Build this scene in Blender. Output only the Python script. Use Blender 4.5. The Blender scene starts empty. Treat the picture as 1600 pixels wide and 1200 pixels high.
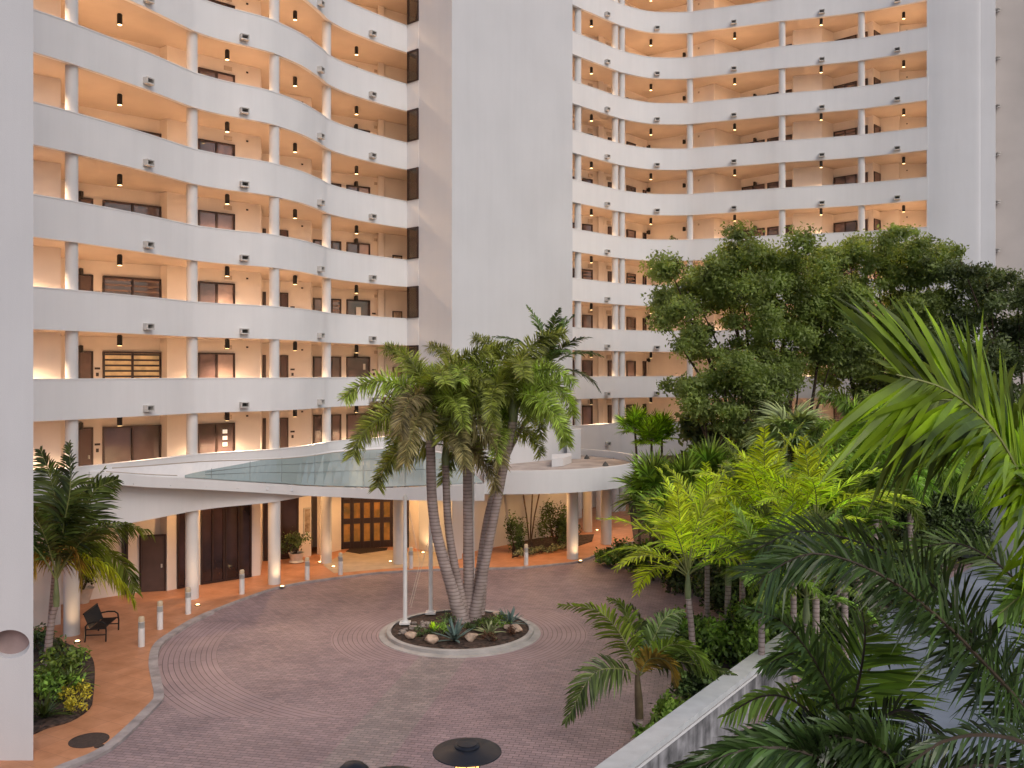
import bpy, math, random
import numpy as np
from mathutils import Vector, Matrix
from mathutils.geometry import tessellate_polygon

S = bpy.context.scene
COL = S.collection
R = math.radians
H, F, HY = 8.6, 1400.0, 584.0          # eye height, focal length in photo pixels, horizon row

# ------------------------------------------------------------------ camera
cd = bpy.data.cameras.new("camera"); cam = bpy.data.objects.new("camera", cd); COL.objects.link(cam)
cam.location = (0, 0, H); cam.rotation_euler = (R(90), 0, 0)
cd.sensor_width = 36.0; cd.lens = 31.5; cd.shift_y = -0.01; cd.clip_start = 0.1; cd.clip_end = 800
S.camera = cam
# ------------------------------------------------------------------ world, sun, exposure
SUN_EL, SUN_AZ = 42.0, 150.0           # elevation, compass bearing (clockwise from +Y)
w = bpy.data.worlds.new("World"); S.world = w; w.use_nodes = True
nt = w.node_tree; nt.nodes.clear()
sky = nt.nodes.new("ShaderNodeTexSky"); sky.sky_type = 'NISHITA'; sky.sun_disc = False
sky.sun_elevation = R(SUN_EL); sky.sun_rotation = R(SUN_AZ)
sky.air_density = 1.0; sky.dust_density = 3.0; sky.ozone_density = 1.0
bg = nt.nodes.new("ShaderNodeBackground"); bg.inputs["Strength"].default_value = 0.095
wo = nt.nodes.new("ShaderNodeOutputWorld")
nt.links.new(sky.outputs[0], bg.inputs[0]); nt.links.new(bg.outputs[0], wo.inputs[0])
sl = bpy.data.lights.new("sun", 'SUN'); so = bpy.data.objects.new("sun", sl); COL.objects.link(so)
sl.energy = 0.85; sl.angle = R(40); sl.color = (1.0, 0.95, 0.91)
so.rotation_euler = (R(90 - SUN_EL), 0, R(180 - SUN_AZ))
S.view_settings.view_transform = 'Standard'; S.view_settings.look = 'None'
S.view_settings.gamma = 1; S.view_settings.exposure = 0.27
S.cycles.max_bounces = 8; S.cycles.diffuse_bounces = 4; S.cycles.transparent_max_bounces = 12
S.cycles.sample_clamp_indirect = 4.0; S.cycles.caustics_reflective = False; S.cycles.caustics_refractive = False
LAMP_W, SOFFIT_W = 1050.0, 170.0

# ------------------------------------------------------------------ pixel -> place
def xz(px, Z): return ((px - 800) / F * Z, Z)
def P(px, py, Z): return Vector(((px - 800) / F * Z, Z, H - (py - HY) / F * Z))
def G(px, py, z=0.0):
    Z = F * (H - z) / (py - HY); return Vector(((px - 800) / F * Z, Z, z))

# ------------------------------------------------------------------ materials
MATS = {}
def mat(name, col, rough=0.8, var=0.08, scale=3.0, bump=0.0, bscale=40.0, spec=0.4, metal=0.0,
        coat=0.0, emit=None, estr=0.0, trans=0.0, streak=0.0, rnd=0.0, col2=None):
    if name in MATS: return MATS[name]
    m = bpy.data.materials.new(name); m.use_nodes = True; t = m.node_tree; N = t.nodes; L = t.links; N.clear()
    out = N.new("ShaderNodeOutputMaterial"); b = N.new("ShaderNodeBsdfPrincipled")
    b.inputs["Roughness"].default_value = rough; b.inputs["Metallic"].default_value = metal
    b.inputs["Specular IOR Level"].default_value = spec; b.inputs["Coat Weight"].default_value = coat
    geo = N.new("ShaderNodeNewGeometry")
    n1 = N.new("ShaderNodeTexNoise"); n1.inputs["Scale"].default_value = scale; n1.inputs["Detail"].default_value = 5
    L.new(geo.outputs["Position"], n1.inputs["Vector"])
    mix = N.new("ShaderNodeMix"); mix.data_type = 'RGBA'
    c2 = col2 if col2 else tuple(c * (1 - 2.2 * var) for c in col)
    c1 = col if col2 else tuple(min(1, c * (1 + 1.2 * var)) for c in col)
    ramp = N.new("ShaderNodeMapRange"); ramp.inputs["From Min"].default_value = 0.3; ramp.inputs["From Max"].default_value = 0.7
    L.new(n1.outputs["Fac"], ramp.inputs["Value"]); L.new(ramp.outputs["Result"], mix.inputs["Factor"])
    mix.inputs["A"].default_value = (*c1, 1); mix.inputs["B"].default_value = (*c2, 1)
    cout = mix.outputs["Result"]
    if streak:
        mp = N.new("ShaderNodeMapping"); mp.inputs["Scale"].default_value = (1.6, 1.6, 0.10)
        n2 = N.new("ShaderNodeTexNoise"); n2.inputs["Scale"].default_value = 1.5; n2.inputs["Detail"].default_value = 7
        n2.inputs["Roughness"].default_value = 0.65
        L.new(geo.outputs["Position"], mp.inputs["Vector"]); L.new(mp.outputs[0], n2.inputs["Vector"])
        r2 = N.new("ShaderNodeMapRange"); r2.inputs["From Min"].default_value = 0.42; r2.inputs["From Max"].default_value = 0.75
        r2.inputs["To Min"].default_value = 1.0; r2.inputs["To Max"].default_value = 1 - streak
        L.new(n2.outputs["Fac"], r2.inputs["Value"])
        mm = N.new("ShaderNodeVectorMath"); mm.operation = 'SCALE'
        L.new(cout, mm.inputs[0]); L.new(r2.outputs[0], mm.inputs["Scale"]); cout = mm.outputs[0]
    if rnd:
        oi = N.new("ShaderNodeObjectInfo"); hs = N.new("ShaderNodeHueSaturation")
        r3 = N.new("ShaderNodeMapRange"); r3.inputs["To Min"].default_value = 1 - rnd; r3.inputs["To Max"].default_value = 1 + rnd
        r4 = N.new("ShaderNodeMapRange"); r4.inputs["To Min"].default_value = 0.5 - rnd * 0.06; r4.inputs["To Max"].default_value = 0.5 + rnd * 0.05
        L.new(oi.outputs["Random"], r3.inputs["Value"]); L.new(oi.outputs["Random"], r4.inputs["Value"])
        L.new(r3.outputs[0], hs.inputs["Value"]); L.new(r4.outputs[0], hs.inputs["Hue"])
        L.new(cout, hs.inputs["Color"]); cout = hs.outputs["Color"]
    if trans and 'tree' not in name:
        isl_ = N.new("ShaderNodeMapRange"); isl_.inputs["To Min"].default_value = 0.4; isl_.inputs["To Max"].default_value = 1.7
        L.new(geo.outputs["Random Per Island"], isl_.inputs["Value"])
        im = N.new("ShaderNodeVectorMath"); im.operation = 'SCALE'; L.new(cout, im.inputs[0]); L.new(isl_.outputs[0], im.inputs["Scale"]); cout = im.outputs[0]
    L.new(cout, b.inputs["Base Color"])
    if bump:
        nb = N.new("ShaderNodeTexNoise"); nb.inputs["Scale"].default_value = bscale; nb.inputs["Detail"].default_value = 3
        L.new(geo.outputs["Position"], nb.inputs["Vector"])
        bp = N.new("ShaderNodeBump"); bp.inputs["Strength"].default_value = bump; bp.inputs["Distance"].default_value = 0.02
        L.new(nb.outputs["Fac"], bp.inputs["Height"]); L.new(bp.outputs["Normal"], b.inputs["Normal"])
    if emit:
        b.inputs["Emission Color"].default_value = (*emit, 1); b.inputs["Emission Strength"].default_value = estr
    sh = b.outputs[0]
    if trans:
        tr = N.new("ShaderNodeBsdfTranslucent"); ms = N.new("ShaderNodeMixShader"); ms.inputs[0].default_value = trans
        sc = N.new("ShaderNodeVectorMath"); sc.operation = 'MULTIPLY'; sc.inputs[1].default_value = (1.5, 1.5, 0.7)
        L.new(cout, sc.inputs[0]); L.new(sc.outputs[0], tr.inputs["Color"])
        L.new(b.outputs[0], ms.inputs[1]); L.new(tr.outputs[0], ms.inputs[2]); sh = ms.outputs[0]
    L.new(sh, out.inputs["Surface"])
    MATS[name] = m; return m

def see_glass(name, col, rough, alpha):
    m = bpy.data.materials.new(name); m.use_nodes = True; t = m.node_tree; N = t.nodes; L = t.links; N.clear()
    out = N.new("ShaderNodeOutputMaterial"); b = N.new("ShaderNodeBsdfPrincipled")
    b.inputs["Base Color"].default_value = (*col, 1); b.inputs["Roughness"].default_value = rough
    b.inputs["Specular IOR Level"].default_value = 0.9
    tr = N.new("ShaderNodeBsdfTransparent"); tr.inputs[0].default_value = (0.8, 0.9, 0.9, 1)
    ms = N.new("ShaderNodeMixShader"); ms.inputs[0].default_value = alpha
    L.new(tr.outputs[0], ms.inputs[1]); L.new(b.outputs[0], ms.inputs[2]); L.new(ms.outputs[0], out.inputs[0])
    MATS[name] = m; return m

M_STUC = mat("white_stucco", (0.635, 0.635, 0.655), 0.9, 0.02, 0.4, 0.25, 60, 0.2, streak=0.035)
M_STUC_LIT = mat("lit_tone_stucco", (0.745, 0.735, 0.74), 0.85, 0.02, 0.5, 0.2, 60, 0.2, streak=0.045)  # white stucco lightened in colour to stand for stronger light on the parapets
M_COLM = mat("column_paint", (0.66, 0.645, 0.64), 0.75, 0.03, 1.2, 0.1, 60, 0.3, streak=0.04)
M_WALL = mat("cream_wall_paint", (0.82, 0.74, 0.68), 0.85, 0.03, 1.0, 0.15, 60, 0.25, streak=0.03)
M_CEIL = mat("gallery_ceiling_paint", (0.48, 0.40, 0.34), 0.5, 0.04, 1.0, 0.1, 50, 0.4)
M_FLOOR = mat("gallery_floor_tile", (0.55, 0.45, 0.37), 0.6, 0.06, 2.0)
M_FRAME = mat("bronze_frame", (0.035, 0.018, 0.016), 0.4, 0.1, 5)
M_DOOR = mat("brown_door_paint", (0.075, 0.045, 0.042), 0.45, 0.08, 3, rnd=0.3)
M_GLS = mat("dark_window_glass", (0.115, 0.080, 0.085), 0.10, 0.25, 0.7, spec=0.8, coat=0.4, rnd=0.35)
M_SHOP = mat("dark_shopfront_glass", (0.045, 0.026, 0.028), 0.07, 0.3, 0.8, spec=0.6)
M_BLIND = mat("pale_blind_behind_glass", (0.34, 0.25, 0.235), 0.2, 0.1, 2, coat=0.5)
M_LOUV = mat("louvre_slat", (0.20, 0.13, 0.11), 0.35, 0.1, 2)
M_LITW = mat("lit_room_glass", (0.3, 0.2, 0.1), 0.3, 0.5, 1.6, emit=(1.0, 0.55, 0.22), estr=0.28)
M_BLK = mat("black_metal", (0.018, 0.014, 0.013), 0.45, 0.1, 5)
M_BLKM = mat("matt_black_metal", (0.016, 0.018, 0.026), 0.38, 0.1, 5)
M_WARM = mat("lamp_lens", (1, 0.8, 0.5), 0.4, emit=(1.0, 0.66, 0.30), estr=5.0)
M_WARM2 = mat("soft_lamp_lens", (0.42, 0.33, 0.24), 0.4, emit=(1.0, 0.72, 0.42), estr=0.12)
M_HOOD = mat("scupper_hood", (0.55, 0.53, 0.51), 0.6, 0.06, 6)
M_GBAR = mat("grey_bar", (0.24, 0.26, 0.26), 0.5)
M_DARK = mat("dark_hole", (0.10, 0.095, 0.09), 0.9)
M_WPNT = mat("white_paint_metal", (0.74, 0.72, 0.71), 0.45, 0.04, 3)
M_SKYG = see_glass("canopy_glass", (0.36, 0.43, 0.43), 0.05, 0.85)
M_ENDG = see_glass("brown_screen_glass", (0.08, 0.045, 0.035), 0.05, 0.5)
M_AMBR = mat("amber_door_glass", (0.22, 0.08, 0.02), 0.2, 0.5, 1.4, emit=(1.0, 0.38, 0.06), estr=0.13)
M_ROOF = mat("canopy_roof_membrane", (0.42, 0.36, 0.33), 0.9, 0.14, 1.2, 0.2, 30)
M_CONC = mat("pale_concrete", (0.46, 0.43, 0.41), 0.85, 0.10, 2.0, 0.3, 50)
M_CAPC = mat("wall_cap_concrete", (0.55, 0.56, 0.56), 0.8, 0.06, 2.5, 0.15, 50)
M_STAIN = mat("stained_concrete", (0.34, 0.33, 0.34), 0.9, 0.3, 2.2, 0.4, 20, streak=0.95)
M_SOIL = mat("mulch", (0.085, 0.055, 0.042), 0.95, 0.4, 8, 0.8, 30)
M_ROCK = mat("tan_boulder_stone", (0.55, 0.40, 0.30), 0.85, 0.2, 6, 0.8, 14)
M_ROCK2 = mat("grey_river_stone", (0.30, 0.25, 0.22), 0.85, 0.2, 8, 0.5, 20, rnd=0.4)
M_BARK = mat("tree_bark", (0.10, 0.068, 0.05), 0.95, 0.3, 6, 0.8, 25)
M_ASPH = mat("service_yard_asphalt", (0.24, 0.27, 0.33), 0.65, 0.16, 0.5, 0.3, 60)
M_TERR = mat("terrace_tile", (0.3, 0.22, 0.18), 0.7, 0.1, 3)
M_POT = mat("white_pot", (0.62, 0.55, 0.48), 0.6, 0.05, 6)
M_MAT = mat("door_mat", (0.04, 0.025, 0.02), 0.95, 0.2, 8)
M_IRON = mat("cast_iron", (0.06, 0.04, 0.035), 0.7, 0.2, 12, 0.4, 60)
M_PRINT = mat("sepia_print", (0.45, 0.36, 0.28), 0.6, 0.5, 5, col2=(0.16, 0.10, 0.07))
# leaves
M_FOX = mat("foxtail_leaf", (0.33, 0.41, 0.08), 0.38, 0.3, 2.2, trans=0.25, rnd=0.35)
M_FOXD = mat("foxtail_dry_leaf", (0.30, 0.26, 0.12), 0.6, 0.25, 2.2, trans=0.25, rnd=0.25)
M_PDK = mat("dark_palm_leaf", (0.11, 0.175, 0.04), 0.38, 0.3, 1.5, trans=0.22, rnd=0.35)
M_PMID = mat("mid_palm_leaf", (0.22, 0.34, 0.05), 0.42, 0.3, 1.2, trans=0.3, rnd=0.35)
M_PLIM = mat("lime_palm_leaf", (0.58, 0.72, 0.055), 0.4, 0.2, 1.2, trans=0.45, rnd=0.25)
M_PBRT = mat("bright_palm_leaf", (0.24, 0.40, 0.02), 0.30, 0.3, 2.5, trans=0.35, rnd=0.15)
M_PYEL = mat("yellowing_palm_leaf", (0.38, 0.25, 0.05), 0.5, 0.3, 3, trans=0.3, rnd=0.2)
M_FGDK = mat("near_dark_palm_leaf", (0.05, 0.088, 0.024), 0.27, 0.3, 2.5, trans=0.15, rnd=0.3)
M_FANL = mat("fan_palm_leaf", (0.40, 0.50, 0.22), 0.45, 0.25, 2, trans=0.25, rnd=0.25)
M_RACH = mat("palm_leaf_stalk", (0.22, 0.24, 0.08), 0.5, 0.15, 4)
M_RACD = mat("dark_palm_stalk", (0.07, 0.05, 0.035), 0.5, 0.2, 4)
M_SHAFT = mat("green_crown_shaft", (0.20, 0.24, 0.11), 0.45, 0.15, 3)
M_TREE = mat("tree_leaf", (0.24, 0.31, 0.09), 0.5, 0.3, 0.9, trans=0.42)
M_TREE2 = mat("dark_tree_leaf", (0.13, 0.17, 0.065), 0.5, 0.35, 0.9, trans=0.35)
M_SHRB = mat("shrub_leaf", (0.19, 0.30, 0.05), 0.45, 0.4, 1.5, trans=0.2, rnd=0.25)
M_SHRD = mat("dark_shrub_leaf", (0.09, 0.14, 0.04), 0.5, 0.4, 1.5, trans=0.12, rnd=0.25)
M_CROT = mat("yellow_shrub_leaf", (0.55, 0.48, 0.05), 0.45, 0.3, 8, trans=0.25)
M_VARI = mat("cream_edged_leaf", (0.42, 0.42, 0.24), 0.5, 0.4, 9, trans=0.2, col2=(0.10, 0.14, 0.05))
M_AGAV = mat("blue_agave_leaf", (0.15, 0.22, 0.20), 0.55, 0.15, 4)
M_BROM = mat("striped_bromeliad_leaf", (0.32, 0.36, 0.18), 0.5, 0.2, 4)

def palm_bark():
    m = bpy.data.materials.new("ringed_palm_trunk"); m.use_nodes = True; t = m.node_tree; N = t.nodes; L = t.links
    b = N["Principled BSDF"]; b.inputs["Roughness"].default_value = 0.85
    geo = N.new("ShaderNodeNewGeometry"); n = N.new("ShaderNodeTexNoise"); n.inputs["Scale"].default_value = 3
    L.new(geo.outputs["Position"], n.inputs["Vector"])
    wv = N.new("ShaderNodeTexWave"); wv.wave_type = 'BANDS'; wv.bands_direction = 'Z'
    wv.inputs["Scale"].default_value = 2.6; wv.inputs["Distortion"].default_value = 1.4; wv.inputs["Detail"].default_value = 2
    L.new(geo.outputs["Position"], wv.inputs["Vector"])
    r = N.new("ShaderNodeValToRGB"); r.color_ramp.elements[0].position = 0.0; r.color_ramp.elements[1].position = 0.30
    r.color_ramp.elements[0].color = (0.24, 0.18, 0.165, 1); r.color_ramp.elements[1].color = (0.42, 0.34, 0.32, 1)
    L.new(wv.outputs["Fac"], r.inputs["Fac"])
    mx = N.new("ShaderNodeMix"); mx.data_type = 'RGBA'; mx.blend_type = 'MULTIPLY'; mx.inputs["Factor"].default_value = 0.5
    r2 = N.new("ShaderNodeValToRGB"); r2.color_ramp.elements[0].position = .35; r2.color_ramp.elements[1].position = .65
    r2.color_ramp.elements[0].color = (0.5, 0.45, 0.42, 1)
    L.new(n.outputs["Fac"], r2.inputs["Fac"]); L.new(r.outputs[0], mx.inputs["A"]); L.new(r2.outputs[0], mx.inputs["B"])
    L.new(mx.outputs["Result"], b.inputs["Base Color"])
    bp = N.new("ShaderNodeBump"); bp.inputs["Strength"].default_value = 0.25; bp.inputs["Distance"].default_value = 0.02
    L.new(wv.outputs["Fac"], bp.inputs["Height"]); L.new(bp.outputs[0], b.inputs["Normal"])
    return m
M_PALM = palm_bark()

ISL = G(719, 985); ISL.z = 0
def paver_mat():
    m = bpy.data.materials.new("brick_pavers"); m.use_nodes = True; t = m.node_tree; N = t.nodes; L = t.links
    b = N["Principled BSDF"]
    def math_(op, a, bb=None, c=None):
        n = N.new("ShaderNodeMath"); n.operation = op
        for i, v in enumerate((a, bb, c)):
            if v is None: continue
            if isinstance(v, (int, float)): n.inputs[i].default_value = v
            else: L.new(v, n.inputs[i])
        return n.outputs[0]
    geo = N.new("ShaderNodeNewGeometry"); pos = geo.outputs["Position"]
    off = N.new("ShaderNodeVectorMath"); off.operation = 'SUBTRACT'; off.inputs[1].default_value = (ISL.x, ISL.y, 0)
    L.new(pos, off.inputs[0]); sp = N.new("ShaderNodeSeparateXYZ"); L.new(off.outputs[0], sp.inputs[0])
    r = math_('SQRT', math_('ADD', math_('MULTIPLY', sp.outputs[0], sp.outputs[0]), math_('MULTIPLY', sp.outputs[1], sp.outputs[1])))
    ang = math_('ARCTAN2', sp.outputs[1], sp.outputs[0])
    # ring courses: polar brick coordinates
    cmb = N.new("ShaderNodeCombineXYZ"); L.new(math_('MULTIPLY', ang, 6.0), cmb.inputs[0]); L.new(r, cmb.inputs[1])
    def brick(vec, w_, h_, mort, c1, c2, cm):
        n = N.new("ShaderNodeTexBrick"); n.inputs["Scale"].default_value = 1.0
        n.inputs["Brick Width"].default_value = w_; n.inputs["Row Height"].default_value = h_
        n.inputs["Mortar Size"].default_value = mort; n.inputs["Mortar Smooth"].default_value = 0.4
        n.inputs["Color1"].default_value = c1; n.inputs["Color2"].default_value = c2; n.inputs["Mortar"].default_value = cm
        n.inputs["Bias"].default_value = 0.0
        L.new(vec, n.inputs["Vector"]); return n
    A, B, Cm = (0.37, 0.266, 0.278, 1), (0.27, 0.20, 0.215, 1), (0.19, 0.135, 0.14, 1)
    ring = brick(cmb.outputs[0], 3.7, 0.155, 0.013, A, (0.33, 0.237, 0.245, 1), Cm)
    rot = N.new("ShaderNodeMapping"); rot.inputs["Rotation"].default_value = (0, 0, R(12)); L.new(pos, rot.inputs[0])
    flat = brick(rot.outputs[0], 0.24, 0.125, 0.008, A, B, (0.15, 0.11, 0.11, 1))
    inr = math_('MULTIPLY', math_('GREATER_THAN', r, 2.4), math_('LESS_THAN', r, 4.25))
    outr = math_('MULTIPLY', math_('GREATER_THAN', r, 7.75), math_('LESS_THAN', r, 9.75))
    lft = math_('MULTIPLY', math_('LESS_THAN', sp.outputs[0], 0.0), math_('MULTIPLY', math_('GREATER_THAN', sp.outputs[1], -7.4), math_('LESS_THAN', sp.outputs[1], 1.2)))
    rgt = math_('MULTIPLY', math_('GREATER_THAN', sp.outputs[0], 0.0), math_('LESS_THAN', math_('ABSOLUTE', sp.outputs[1]), 3.6))
    outr = math_('MULTIPLY', outr, math_('ADD', lft, rgt))
    inr = math_('MULTIPLY', inr, math_('LESS_THAN', math_('ABSOLUTE', sp.outputs[1]), 2.9))
    mask = math_('MINIMUM', math_('ADD', inr, outr), 1.0)
    mx = N.new("ShaderNodeMix"); mx.data_type = 'RGBA'; L.new(mask, mx.inputs["Factor"])
    L.new(flat.outputs["Color"], mx.inputs["A"]); L.new(ring.outputs["Color"], mx.inputs["B"])
    # pale strip of pavers running away from the island
    stx = math_('SUBTRACT', sp.outputs[0], math_('MULTIPLY_ADD', sp.outputs[1], 0.185, 0.10))
    strip = math_('MULTIPLY', math_('LESS_THAN', math_('ABSOLUTE', stx), 0.74), math_('LESS_THAN', sp.outputs[1], -2.4))
    grey = brick(rot.outputs[0], 0.24, 0.125, 0.008, (0.37, 0.295, 0.285, 1), (0.255, 0.21, 0.21, 1), (0.17, 0.15, 0.14, 1))
    m2 = N.new("ShaderNodeMix"); m2.data_type = 'RGBA'; L.new(strip, m2.inputs["Factor"])
    L.new(mx.outputs["Result"], m2.inputs["A"]); L.new(grey.outputs["Color"], m2.inputs["B"])
    # blotches and wear
    n1 = N.new("ShaderNodeTexNoise"); n1.inputs["Scale"].default_value = 0.55; n1.inputs["Detail"].default_value = 7
    n1.inputs["Roughness"].default_value = 0.7; L.new(pos, n1.inputs["Vector"])
    rr = N.new("ShaderNodeMapRange"); rr.inputs["From Min"].default_value = 0.3; rr.inputs["From Max"].default_value = 0.72
    rr.inputs["To Min"].default_value = 1.16; rr.inputs["To Max"].default_value = 0.78; L.new(n1.outputs["Fac"], rr.inputs["Value"])
    vm = N.new("ShaderNodeVectorMath"); vm.operation = 'SCALE'; L.new(m2.outputs["Result"], vm.inputs[0]); L.new(rr.outputs[0], vm.inputs["Scale"])
    L.new(vm.outputs[0], b.inputs["Base Color"])
    r5 = N.new("ShaderNodeMapRange"); r5.inputs["To Min"].default_value = 0.42; r5.inputs["To Max"].default_value = 0.72
    L.new(n1.outputs["Fac"], r5.inputs["Value"]); L.new(r5.outputs[0], b.inputs["Roughness"])
    mh = N.new("ShaderNodeMix"); mh.data_type = 'FLOAT'; L.new(mask, mh.inputs["Factor"])
    L.new(flat.outputs["Fac"], mh.inputs["A"]); L.new(ring.outputs["Fac"], mh.inputs["B"])
    bp = N.new("ShaderNodeBump"); bp.invert = True; bp.inputs["Strength"].default_value = 0.8; bp.inputs["Distance"].default_value = 0.012
    L.new(mh.outputs["Result"], bp.inputs["Height"]); L.new(bp.outputs[0], b.inputs["Normal"])
    return m
M_PAVE = paver_mat()
def walk_mat():
    m = bpy.data.materials.new("terracotta_paving"); m.use_nodes = True; t = m.node_tree; N = t.nodes; L = t.links
    b = N["Principled BSDF"]; geo = N.new("ShaderNodeNewGeometry")
    n1 = N.new("ShaderNodeTexNoise"); n1.inputs["Scale"].default_value = 1.3; n1.inputs["Detail"].default_value = 6
    n1.inputs["Roughness"].default_value = 0.65
    L.new(geo.outputs["Position"], n1.inputs["Vector"])
    cr = N.new("ShaderNodeValToRGB"); cr.color_ramp.elements[0].position = 0.3; cr.color_ramp.elements[1].position = 0.72
    cr.color_ramp.elements[0].color = (0.46, 0.19, 0.085, 1); cr.color_ramp.elements[1].color = (0.66, 0.31, 0.17, 1)
    L.new(n1.outputs["Fac"], cr.inputs[0])
    br = N.new("ShaderNodeTexBrick"); br.inputs["Scale"].default_value = 1.0; br.inputs["Brick Width"].default_value = 0.62
    br.inputs["Row Height"].default_value = 0.62; br.inputs["Mortar Size"].default_value = 0.008; br.offset = 0.0
    br.inputs["Color1"].default_value = (1, 1, 1, 1); br.inputs["Color2"].default_value = (0.9, 0.9, 0.9, 1); br.inputs["Mortar"].default_value = (0.72, 0.7, 0.7, 1)
    mp = N.new("ShaderNodeMapping"); mp.inputs["Rotation"].default_value = (0, 0, R(28)); L.new(geo.outputs["Position"], mp.inputs[0]); L.new(mp.outputs[0], br.inputs["Vector"])
    mx = N.new("ShaderNodeMix"); mx.data_type = 'RGBA'; mx.blend_type = 'MULTIPLY'; mx.inputs["Factor"].default_value = 1
    L.new(cr.outputs[0], mx.inputs["A"]); L.new(br.outputs["Color"], mx.inputs["B"]); L.new(mx.outputs["Result"], b.inputs["Base Color"])
    b.inputs["Roughness"].default_value = 0.5
    return m
M_WALK = walk_mat()

# ------------------------------------------------------------------ object helpers
def link(o): COL.objects.link(o); return o
def empty(name, loc=(0, 0, 0)):
    o = bpy.data.objects.new(name, None); o.empty_display_size = 0.3; o.location = loc; return link(o)
def tag(o, label=None, cat=None, group=None, kind=None):
    if label: o["label"] = label
    if cat: o["category"] = cat
    if group: o["group"] = group
    if kind: o["kind"] = kind
    return o
def thing(name, loc, label, cat, group=None): return tag(empty(name, loc), label, cat, group)

class MB:
    def __init__(s): s.v = []; s.f = []
    def add(s, vs, fs):
        k = len(s.v); s.v += [tuple(v) for v in vs]; s.f += [tuple(i + k for i in f) for f in fs]; return s
    def box(s, c, d, rz=0.0):
        cx, cy, cz = c; dx, dy, dz = d[0] / 2, d[1] / 2, d[2] / 2; ca, sa = math.cos(rz), math.sin(rz); vs = []
        for z in (-dz, dz):
            for x, y in ((-dx, -dy), (dx, -dy), (dx, dy), (-dx, dy)):
                vs.append((cx + x * ca - y * sa, cy + x * sa + y * ca, cz + z))
        return s.add(vs, [(0, 3, 2, 1), (4, 5, 6, 7), (0, 1, 5, 4), (1, 2, 6, 5), (2, 3, 7, 6), (3, 0, 4, 7)])
    def seg(s, p0, p1, z0, z1, proud0, proud1, n2):
        """box on a plan segment p0-p1, between two offsets along the plan normal n2"""
        a = [(p0[0] + n2[0] * o, p0[1] + n2[1] * o) for o in (proud0, proud1)]
        b = [(p1[0] + n2[0] * o, p1[1] + n2[1] * o) for o in (proud0, proud1)]
        q = [a[0], b[0], b[1], a[1]]
        vs = [(x, y, z0) for x, y in q] + [(x, y, z1) for x, y in q]
        return s.add(vs, [(0, 3, 2, 1), (4, 5, 6, 7), (0, 1, 5, 4), (1, 2, 6, 5), (2, 3, 7, 6), (3, 0, 4, 7)])
    def tube(s, pts, radii, n=10, cap=True):
        pts = [Vector(p) for p in pts]
        if isinstance(radii, (int, float)): radii = [radii] * len(pts)
        vs = []; up = None
        for i, p in enumerate(pts):
            t = (pts[min(i + 1, len(pts) - 1)] - pts[max(i - 1, 0)]).normalized()
            if up is None: up = Vector((1, 0, 0)) if abs(t.x) < 0.9 else Vector((0, 1, 0))
            a = (up - t * up.dot(t)).normalized(); b = t.cross(a); up = a
            for j in range(n):
                th = 2 * math.pi * j / n; vs.append(p + (a * math.cos(th) + b * math.sin(th)) * radii[i])
        fs = [(i * n + j, i * n + (j + 1) % n, (i + 1) * n + (j + 1) % n, (i + 1) * n + j) for i in range(len(pts) - 1) for j in range(n)]
        if cap: fs += [tuple(range(n))[::-1], tuple((len(pts) - 1) * n + j for j in range(n))]
        return s.add(vs, fs)
    def lathe(s, c, prof, n=24, cap=True):
        vs = [(c[0] + r * math.cos(2 * math.pi * j / n), c[1] + r * math.sin(2 * math.pi * j / n), c[2] + z) for r, z in prof for j in range(n)]
        fs = [(i * n + j, i * n + (j + 1) % n, (i + 1) * n + (j + 1) % n, (i + 1) * n + j) for i in range(len(prof) - 1) for j in range(n)]
        if cap: fs += [tuple(range(n))[::-1], tuple((len(prof) - 1) * n + j for j in range(n))]
        return s.add(vs, fs)
    def poly(s, pts, z0, z1):
        """closed plan polygon as a slab"""
        n = len(pts); tri = tessellate_polygon([[Vector((x, y, 0)) for x, y in pts]])
        vs = [(x, y, z0) for x, y in pts] + [(x, y, z1) for x, y in pts]
        area = sum(pts[i][0] * pts[(i + 1) % n][1] - pts[(i + 1) % n][0] * pts[i][1] for i in range(n))
        fs = []
        for a, b, c in tri:
            ar = (pts[b][0] - pts[a][0]) * (pts[c][1] - pts[a][1]) - (pts[c][0] - pts[a][0]) * (pts[b][1] - pts[a][1])
            if ar < 0: a, b, c = a, c, b
            fs += [(a + n, b + n, c + n), (a, c, b)]
        for i in range(n):
            j = (i + 1) % n
            fs.append((i, j, j + n, i + n) if area > 0 else (j, i, i + n, j + n))
        return s.add(vs, fs)
    def build(s, name, m, parent=None, smooth=False, world=True):
        me = bpy.data.meshes.new(name); me.from_pydata(s.v, [], s.f); me.materials.append(m); me.update()
        if smooth: smooth_mesh(me, smooth if isinstance(smooth, float) else 40)
        o = link(bpy.data.objects.new(name, me))
        if parent: attach(o, parent, world)
        return o
def smooth_mesh(me, ang=40):
    me.shade_smooth()
    try: me.set_sharp_from_angle(angle=R(ang))
    except Exception: pass
def wloc(o):
    v = Vector(o.location)
    while o.parent: o = o.parent; v = v + o.location
    return v
def attach(o, parent, world=True):
    o.parent = parent
    if world: o.location = -wloc(parent)
    return o
def dup(src, parent=None, loc=None, rot=None, scale=None):
    c = src.copy(); link(c); c.parent = parent
    if loc is not None: c.location = loc
    if rot is not None: c.rotation_euler = rot
    if scale is not None: c.scale = scale
    return c
def np_mesh(name, V, faces, m):
    me = bpy.data.meshes.new(name); me.from_pydata(V.tolist() if hasattr(V, 'tolist') else V, [], faces); me.materials.append(m); me.update(); return me

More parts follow.
